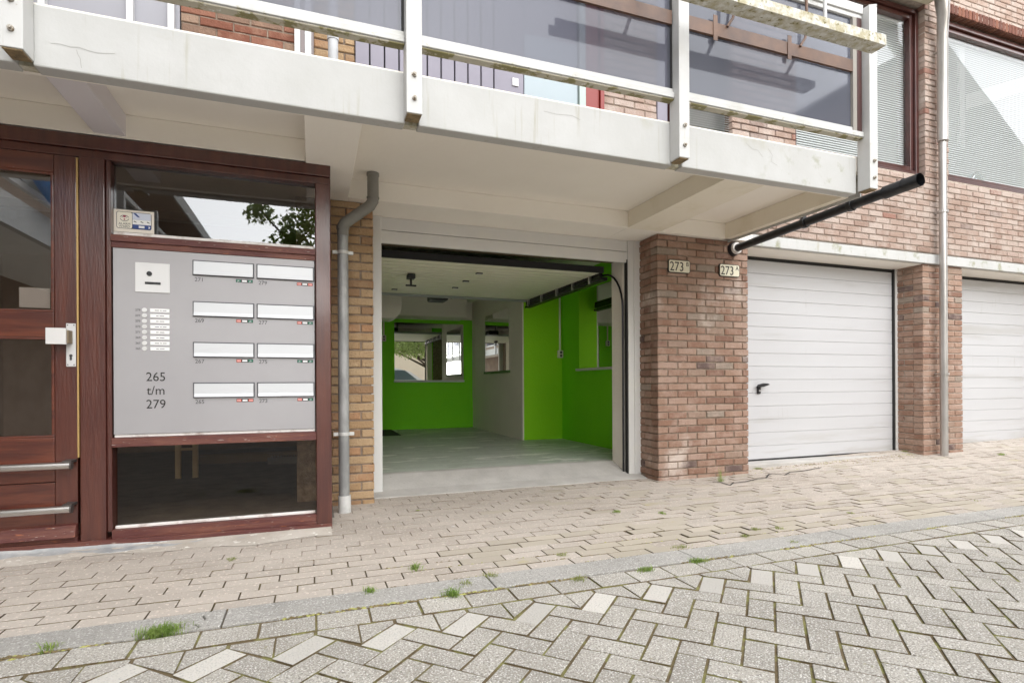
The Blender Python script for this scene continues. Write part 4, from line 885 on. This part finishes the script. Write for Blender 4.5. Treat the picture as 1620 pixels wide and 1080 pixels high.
WD = [(255,1003,.075,.04,420,'broad green grass tuft at the kerb edge by the cracked kerbstone'), (77,1027,.03,.03,70,'small green tuft at the kerb on the far left'),
 (585,937,.028,.03,90,'green tuft on the inner kerb edge below the open garage'), (657,900,.022,.035,70,'small upright weed in the pavers below the open garage'),
 (715,942,.03,.04,120,'green weed on the outer kerb edge near the kerb joint'), (735,925,.03,.02,60,'low weed along the kerb joint on its inner edge'),
 (776,912,.03,.022,80,'flat weed on the inner kerb edge, beside a yellow patch'), (1022,902,.045,.022,150,'long flat weed on the outer kerb edge'),
 (1105,888,.05,.022,160,'longest flat weed on the outer kerb edge, right of the middle'), (917,917,.035,.022,70,'low weed between road and kerb in the middle'),
 (890,878,.035,.018,60,'thin weed among the pavers in front of the brick pier'), (1078,866,.05,.018,80,'spread weed in the pavers near the kerb'),
 (975,810,.028,.022,70,'small weed in the pavement in front of the open garage'), (1048,812,.02,.022,60,'upright little weed right of the open garage'),
 (1194,838,.03,.02,70,'flat weed in the pavement below the ribbed door'), (1178,848,.022,.018,60,'yellowish weed near the kerb below the brick pier'),
 (1232,836,.025,.018,50,'thin low weed near the kerb below the ribbed door'), (1345,812,.022,.016,40,'tiny weed in the pavement towards the downpipe'),
 (1432,725,.05,.02,90,'weed at the foot of the narrow brick pier'), (1585,727,.05,.025,90,'weed in front of the right-hand garage'), (1200,745,.05,.02,80,'moss green weed at the threshold of the ribbed door'),
 (368,885,.02,.02,40,'thin dry weed in front of the entrance'), (1255,858,.03,.016,50,'faint weed by the kerb right of the middle'), (1545,792,.02,.012,20,'tiny weed at the kerb on the right')]
for i, (a, b_, c, d, e, lab) in enumerate(WD): tuft(a, b_, c, d, e, lab, m_grass if i in (0, 1, 2, 3, 4, 7, 8, 12, 13, 19) else m_grass2)
# moss and dirt settled in the joints along the kerb
ms = MB()
def blob(x, y, r, sx):
    n = 7; z = gz(x, y); h = rnd.uniform(.001, .004); pts = [(x+sx*r*math.cos(6.283*k/n)*rnd.uniform(.6, 1.2), y+r*math.sin(6.283*k/n)*rnd.uniform(.6, 1.2), z-.001) for k in range(n)]
    ms.add([(x, y, z+h)]+pts, [(0, 1+k, 1+(k+1) % n) for k in range(n)], 0 if rnd.random() < .7 else 1)
for _ in range(1500):
    x = rnd.uniform(-1.2, 6.5)
    if math.sin(x*3.1)+math.sin(x*7.7+1) > -.3: blob(x, rnd.gauss(2.113, .006), rnd.uniform(.002, .007), 2.2)
for _ in range(900):
    k = rnd.choice((0, 0, 0, 1, 1, 2, 3)); x = rnd.uniform(.3, 3.4)
    if math.sin(x*5+k*2)+math.sin(x*11+k) > .2: blob(x, 2.282+.082*k+rnd.gauss(0, .003), rnd.uniform(.0015, .005), 2.5)
for _ in range(250): blob(rnd.uniform(3.75, 6.1), rnd.choice((3.93, 4.01, 4.05))+rnd.gauss(0, .006), rnd.uniform(.003, .009), 2)
tag(ms.build('moss', [mat('moss_brown', (.20,.15,.07), c2=(.13,.10,.05), scale=40, rough=1), mat('moss_yellow', (.38,.36,.12), c2=(.27,.28,.09), scale=40, rough=1)], fix=False), kind='stuff')
# feathery weed at the pier
c = gr(1141, 762); mb = MB()
for k in range(9):
    a = rnd.uniform(0, 6.28); bx = c.x+rnd.uniform(-.03, .03); H_ = rnd.uniform(.06, .14); tx, ty = math.cos(a)*.03, math.sin(a)*.02
    for j in range(14):
        t_ = j/14; p_ = Vector((bx+tx*t_, c.y+ty*t_, H_*t_))
        for s_ in (-1, 1):
            l = .03*(1-t_)+.006; aa = a+s_*1.2+rnd.uniform(-.5, .5); q_ = p_+Vector((math.cos(aa)*l, math.sin(aa)*l*.6, l*.5)); n_ = Vector((0, 0, .002))
            mb.add([tuple(p_), tuple(p_+n_), tuple(q_)], [(0,1,2)])
tag(mb.build('weed', m_grass, fix=False), 'tall feathery weed at the foot of the broad brick pier', 'weed', 'weeds in the paving joints')
def leaf(px, py, s, m_, lab, name='fallen_leaf', cat='leaf'):
    c = gr(px, py); z = gz(c.x, c.y)+.006; mb = MB(); pts = [(s*math.cos(t)*1.0, s*.55*math.sin(t)) for t in [2*math.pi*k/10 for k in range(10)]]
    mb.add([(c.x, c.y, z+s*.15)] + [(c.x+p_[0], c.y+p_[1], z) for p_ in pts], [(0, 1+k, 1+(k+1) % 10) for k in range(10)]); tag(mb.build(name, m_, fix=False), lab, cat)
leaf(661, 808, .016, leafmat('leaf_lime', (.35,.42,.05), (.25,.35,.05)), 'lime green leaf lying on the pavement near the drainpipe')
leaf(717, 834, .012, m_white, 'tiny white scrap on the pavement in front of the garage', 'paper_scrap', 'scrap')
# crack in the pavement at the pier foot
cr = MB(); pts = [(1127,763),(1140,763),(1155,768),(1160,764),(1180,762),(1198,758),(1212,757),(1216,752),(1222,751),(1242,753),(1250,749),(1275,747),(1300,743)]
pp = [gr(*p_) for p_ in pts]
for a, b_ in zip(pp, pp[1:]):
    n_ = (b_-a).cross(Vector((0, 0, 1))).normalized()*.006
    cr.add([tuple(v+Vector((0, 0, .0045+gz(v.x, v.y)))) for v in (a-n_, b_-n_, b_+n_, a+n_)], [(0,1,2,3)])
tag(cr.build('pavement_crack', m_dark), kind='structure')

# ---------------------------------------------------------------- what stands behind the camera and shows in the glass
WG = thing('gallery_wing', (-2.4, -4, 0), 'side wing with white gallery railing along the left of the court', 'building')
XW = -2.2
q = MB(); q.box(XW-.06, XW, -14, 2.64, 2.08, 2.33); q.build('fascia_panel', m_fascia, WG)
q = MB(); q.box(XW-1.4, XW-.061, -14, 2.64, 2.20, 2.30); q.box(XW-1.4, XW-.061, 2.64, 3.3, 2.20, 2.30); q.build('gallery_slab', m_soffit, WG)
q = MB(); q.box(XW-1.5, XW-1.4, -14, 3.3, 0, 6.2); q.build('wall', m_hall, WG)
q = MB(); q.box(XW-1.5, XW-.5, -14, 3.3, 4.75, 4.95); q.box(XW-.499, XW-.46, -14, 3.3, 4.72, 4.98, 1); q.build('roof', [m_hall, m_fascia], WG)
q = MB(); q.box(XW-.05, XW-.01, -14, 2.64, 2.45, 2.5); q.box(XW-.05, XW-.01, -14, 2.64, 3.22, 3.28); q.build('rail', m_post, WG)
for i in range(11):
    y = 1.9-i*1.5; q = MB(); q.box(XW+.001, XW+.07, y, y+.08, 2.09, 3.4); q.build('post', m_post, WG)
    q = MB(); q.box(XW-.04, XW-.035, y-1.40, y-.02, 2.51, 3.21); q.build('glass_panel', GL_BALC, WG)
PS = thing('blue_parasol', (-2.1, .6, 2.5), 'folded blue parasol leaning on the side gallery railing', 'parasol')
q = MB(); q.tube([(-2.18, 1.25, 2.62), (-2.12, 1.05, 2.55), (-2.08, .8, 2.48), (-2.08, .62, 2.44), (-2.10, .56, 2.43)], [.01, .07, .10, .09, .01], 10); q.build('canopy', mat('parasol_blue', (.02,.22,.60), rough=.7, bump=.4, bscale=12), PS, smooth=True)
q = MB(); q.tube([(-2.10, .82, 2.48), (-2.10, .80, 2.10)], .012, 8); q.build('pole', m_white, PS)

m_bark = mat('bark', (.10,.075,.05), c2=(.06,.045,.03), scale=10, rough=.95, bump=.8, bscale=30)
def foliage(mb, c, r, n, s, rng):
    for _ in range(n):
        u = Vector((rng.gauss(0, 1), rng.gauss(0, 1), rng.gauss(0, 1))).normalized()*r*rng.uniform(.35, 1.05); u.z *= .75
        p_ = Vector(c)+u; a = Vector((rng.gauss(0, 1), rng.gauss(0, 1), rng.gauss(0, 1)-.4)).normalized(); b2 = a.cross(Vector((rng.gauss(0, 1), rng.gauss(0, 1), rng.gauss(0, 1)))).normalized()
        l = s*rng.uniform(.7, 1.4); mb.add([tuple(p_), tuple(p_+a*l*.5+b2*l*.22), tuple(p_+a*l), tuple(p_+a*l*.5-b2*l*.22)], [(0,1,2,3)])
def tree(x, y, h, clumps, lab, mleaf, seed):
    rng = random.Random(seed); T_ = thing('street_tree', (x, y, 0), lab, 'tree', 'trees across the court')
    tr = MB(); tr.tube([(x, y, -.05), (x+.05, y, h*.25), (x-.05, y+.05, h*.5), (x, y, h*.75)], [.17, .14, .11, .05], 10)
    cr_ = MB()
    for (cx, cy, cz, r) in clumps:
        tr.tube([(x, y, min(h*.45, cz*.6)), ((x+cx)/2, (y+cy)/2, cz*.8), (cx, cy, cz)], [.07, .045, .015], 7); foliage(cr_, (cx, cy, cz), r, int(1500*r*r), .14, rng)
    tr.build('trunk', m_bark, T_, smooth=True); cr_.build('crown', mleaf, T_, fix=False)
m_lf1 = leafmat('crown_green', (.16,.27,.05), (.25,.33,.09)); m_lf2 = leafmat('crown_light_green', (.30,.40,.12), (.42,.48,.20))
tree(.9, -8.6, 7, [(-.6,-8.5,4.4,.55), (-1.2,-8.3,5.2,.4), (-.3,-8.4,4.9,.6), (.2,-8.6,5.6,.8), (.9,-8.8,6.2,1.0), (1.4,-8.6,5.0,.9), (-.9,-8.2,4.0,.35), (.4,-8.3,4.2,.6)], 'green tree across the court seen in the entrance glass', m_lf1, 3)
tree(5.4, -7.4, 6, [(2.9,-6.6,2.8,.7), (3.6,-6.4,2.65,.7), (4.3,-6.6,2.7,.7), (3.2,-6.2,2.35,.4), (3.9,-6.3,2.3,.4), (4.5,-6.3,2.3,.4), (5.0,-6.7,3.1,.8), (3.9,-7.2,3.8,1.0), (5.6,-7.4,4.2,1.2), (6.4,-7,3.4,1.0), (3.2,-7.4,3.6,.8), (5.2,-6.6,2.3,.4), (7,-7.4,3.6,.8)], 'light green tree across the court seen in the garage mirror', m_lf2, 5)
# tan garden wall building opposite
q = thing('court_house', (8, -16, 0), 'low tan building on the far side of the court', 'building'); w_ = MB(); w_.box(-1, 13, -15, -14, 0, 3.2); w_.build('wall', mat('tan_render', (.85,.73,.57), c2=(.81,.69,.54), scale=2, rough=.9), q)
w_ = MB(); w_.box(-1.2, 13.2, -15.2, -13.8, 3.2, 3.35); w_.build('roof', m_dark, q)
# gabled house opposite right
H_ = thing('gabled_house', (24, -12, 0), 'tall gabled house opposite, mirrored in the upper windows', 'building')
w_ = MB(); w_.prism([(14, 0), (36, 0), (36, 9), (26, 16), (14, 8.5)], 'y', -20, -8); w_.build('wall', m_hall, H_)
w_ = MB()
for i in range(18):
    t0, t1 = i/18, (i+1)/18; w_.hexa([(13.6+12.6*t0, -20.2, 8.4+7.7*t0), (13.6+12.6*t1, -20.2, 8.4+7.7*t1), (13.6+12.6*t0, -7.8, 8.4+7.7*t0), (13.6+12.6*t1, -7.8, 8.4+7.7*t1), (13.6+12.6*t0, -20.2, 8.65+7.7*t0), (13.6+12.6*t1, -20.2, 8.6+7.7*t1), (13.6+12.6*t0, -7.8, 8.65+7.7*t0), (13.6+12.6*t1, -7.8, 8.6+7.7*t1)])
w_.build('roof', m_dark, H_)
# parked car
CR = thing('parked_car', (2, -3.3, 0), 'silver-white hatchback parked across the court seen in the garage mirror', 'car')
m_car = mat('car_white', (.70,.72,.72), rough=.25, coat=.6); cx0 = -.1; yc = -3.3
prof = [(0,.35),(0,.75),(.15,.88),(.9,.98),(1.45,1.38),(1.8,1.47),(2.9,1.46),(3.5,1.30),(3.95,.98),(4.05,.80),(4.05,.35),(3.55,.30),(.5,.30)]
def body(prof, ins):
    mb = MB(); n = len(prof); sec_ = [(-.85, .03), (-.80, 0), (.80, 0), (.85, .03)]; v = []
    for (yy, _) in sec_:
        for (x, z) in prof:
            k = max(0, (z-.95))*ins; v.append((cx0+x, yc+yy-(k if yy > 0 else -k), z))
    f = [tuple(range(n)), tuple(reversed([3*n+i for i in range(n)]))]
    for s_ in range(3): f += [(s_*n+i, s_*n+(i+1) % n, (s_+1)*n+(i+1) % n, (s_+1)*n+i) for i in range(n)]
    mb.add(v, f); return mb
body(prof, .35).build('body', m_car, CR, smooth=True)
for sgn in (-1, 1):
    q = MB(); yy = yc+sgn*.84; q.add([(cx0+1.1, yy-sgn*.02+sgn*.01, 1.0), (cx0+3.75, yy-sgn*.02+sgn*.01, 1.0), (cx0+3.3, yc+sgn*.72, 1.36), (cx0+1.6, yc+sgn*.72, 1.38)], [(0,1,2,3)]); q.build('side_window', GL_CAR, CR, fix=False)
    for x in (.75, 3.25):
        q = MB(); q.disc((cx0+x, .32), .32, yc+sgn*.68, yc+sgn*.87, 24); wh = q.build('wheel', m_dark, CR, bevel=.02); q = MB(); q.disc((cx0+x, .32), .2, yc+sgn*.871, yc+sgn*.88, 24); q.build('rim', m_alu, wh)
    q = MB(); q.box(cx0-.01, cx0+.05, yc+sgn*.75-.12, yc+sgn*.75+.05, .68, .80); q.build('headlight', m_white, CR, bevel=.01)
q = MB(); q.add([(cx0+.93, yc-.72, 1.01), (cx0+.93, yc+.72, 1.01), (cx0+1.44, yc+.62, 1.385), (cx0+1.44, yc-.62, 1.385)], [(0,1,2,3)]); q.build('windscreen', GL_CAR, CR, fix=False)
q = MB(); q.add([(cx0+3.93, yc-.72, 1.01), (cx0+3.93, yc+.72, 1.01), (cx0+3.52, yc+.64, 1.30), (cx0+3.52, yc-.64, 1.30)], [(0,1,2,3)]); q.build('rear_window', GL_CAR, CR, fix=False)

for o in bpy.data.objects:
    if '_o' in o: del o['_o']
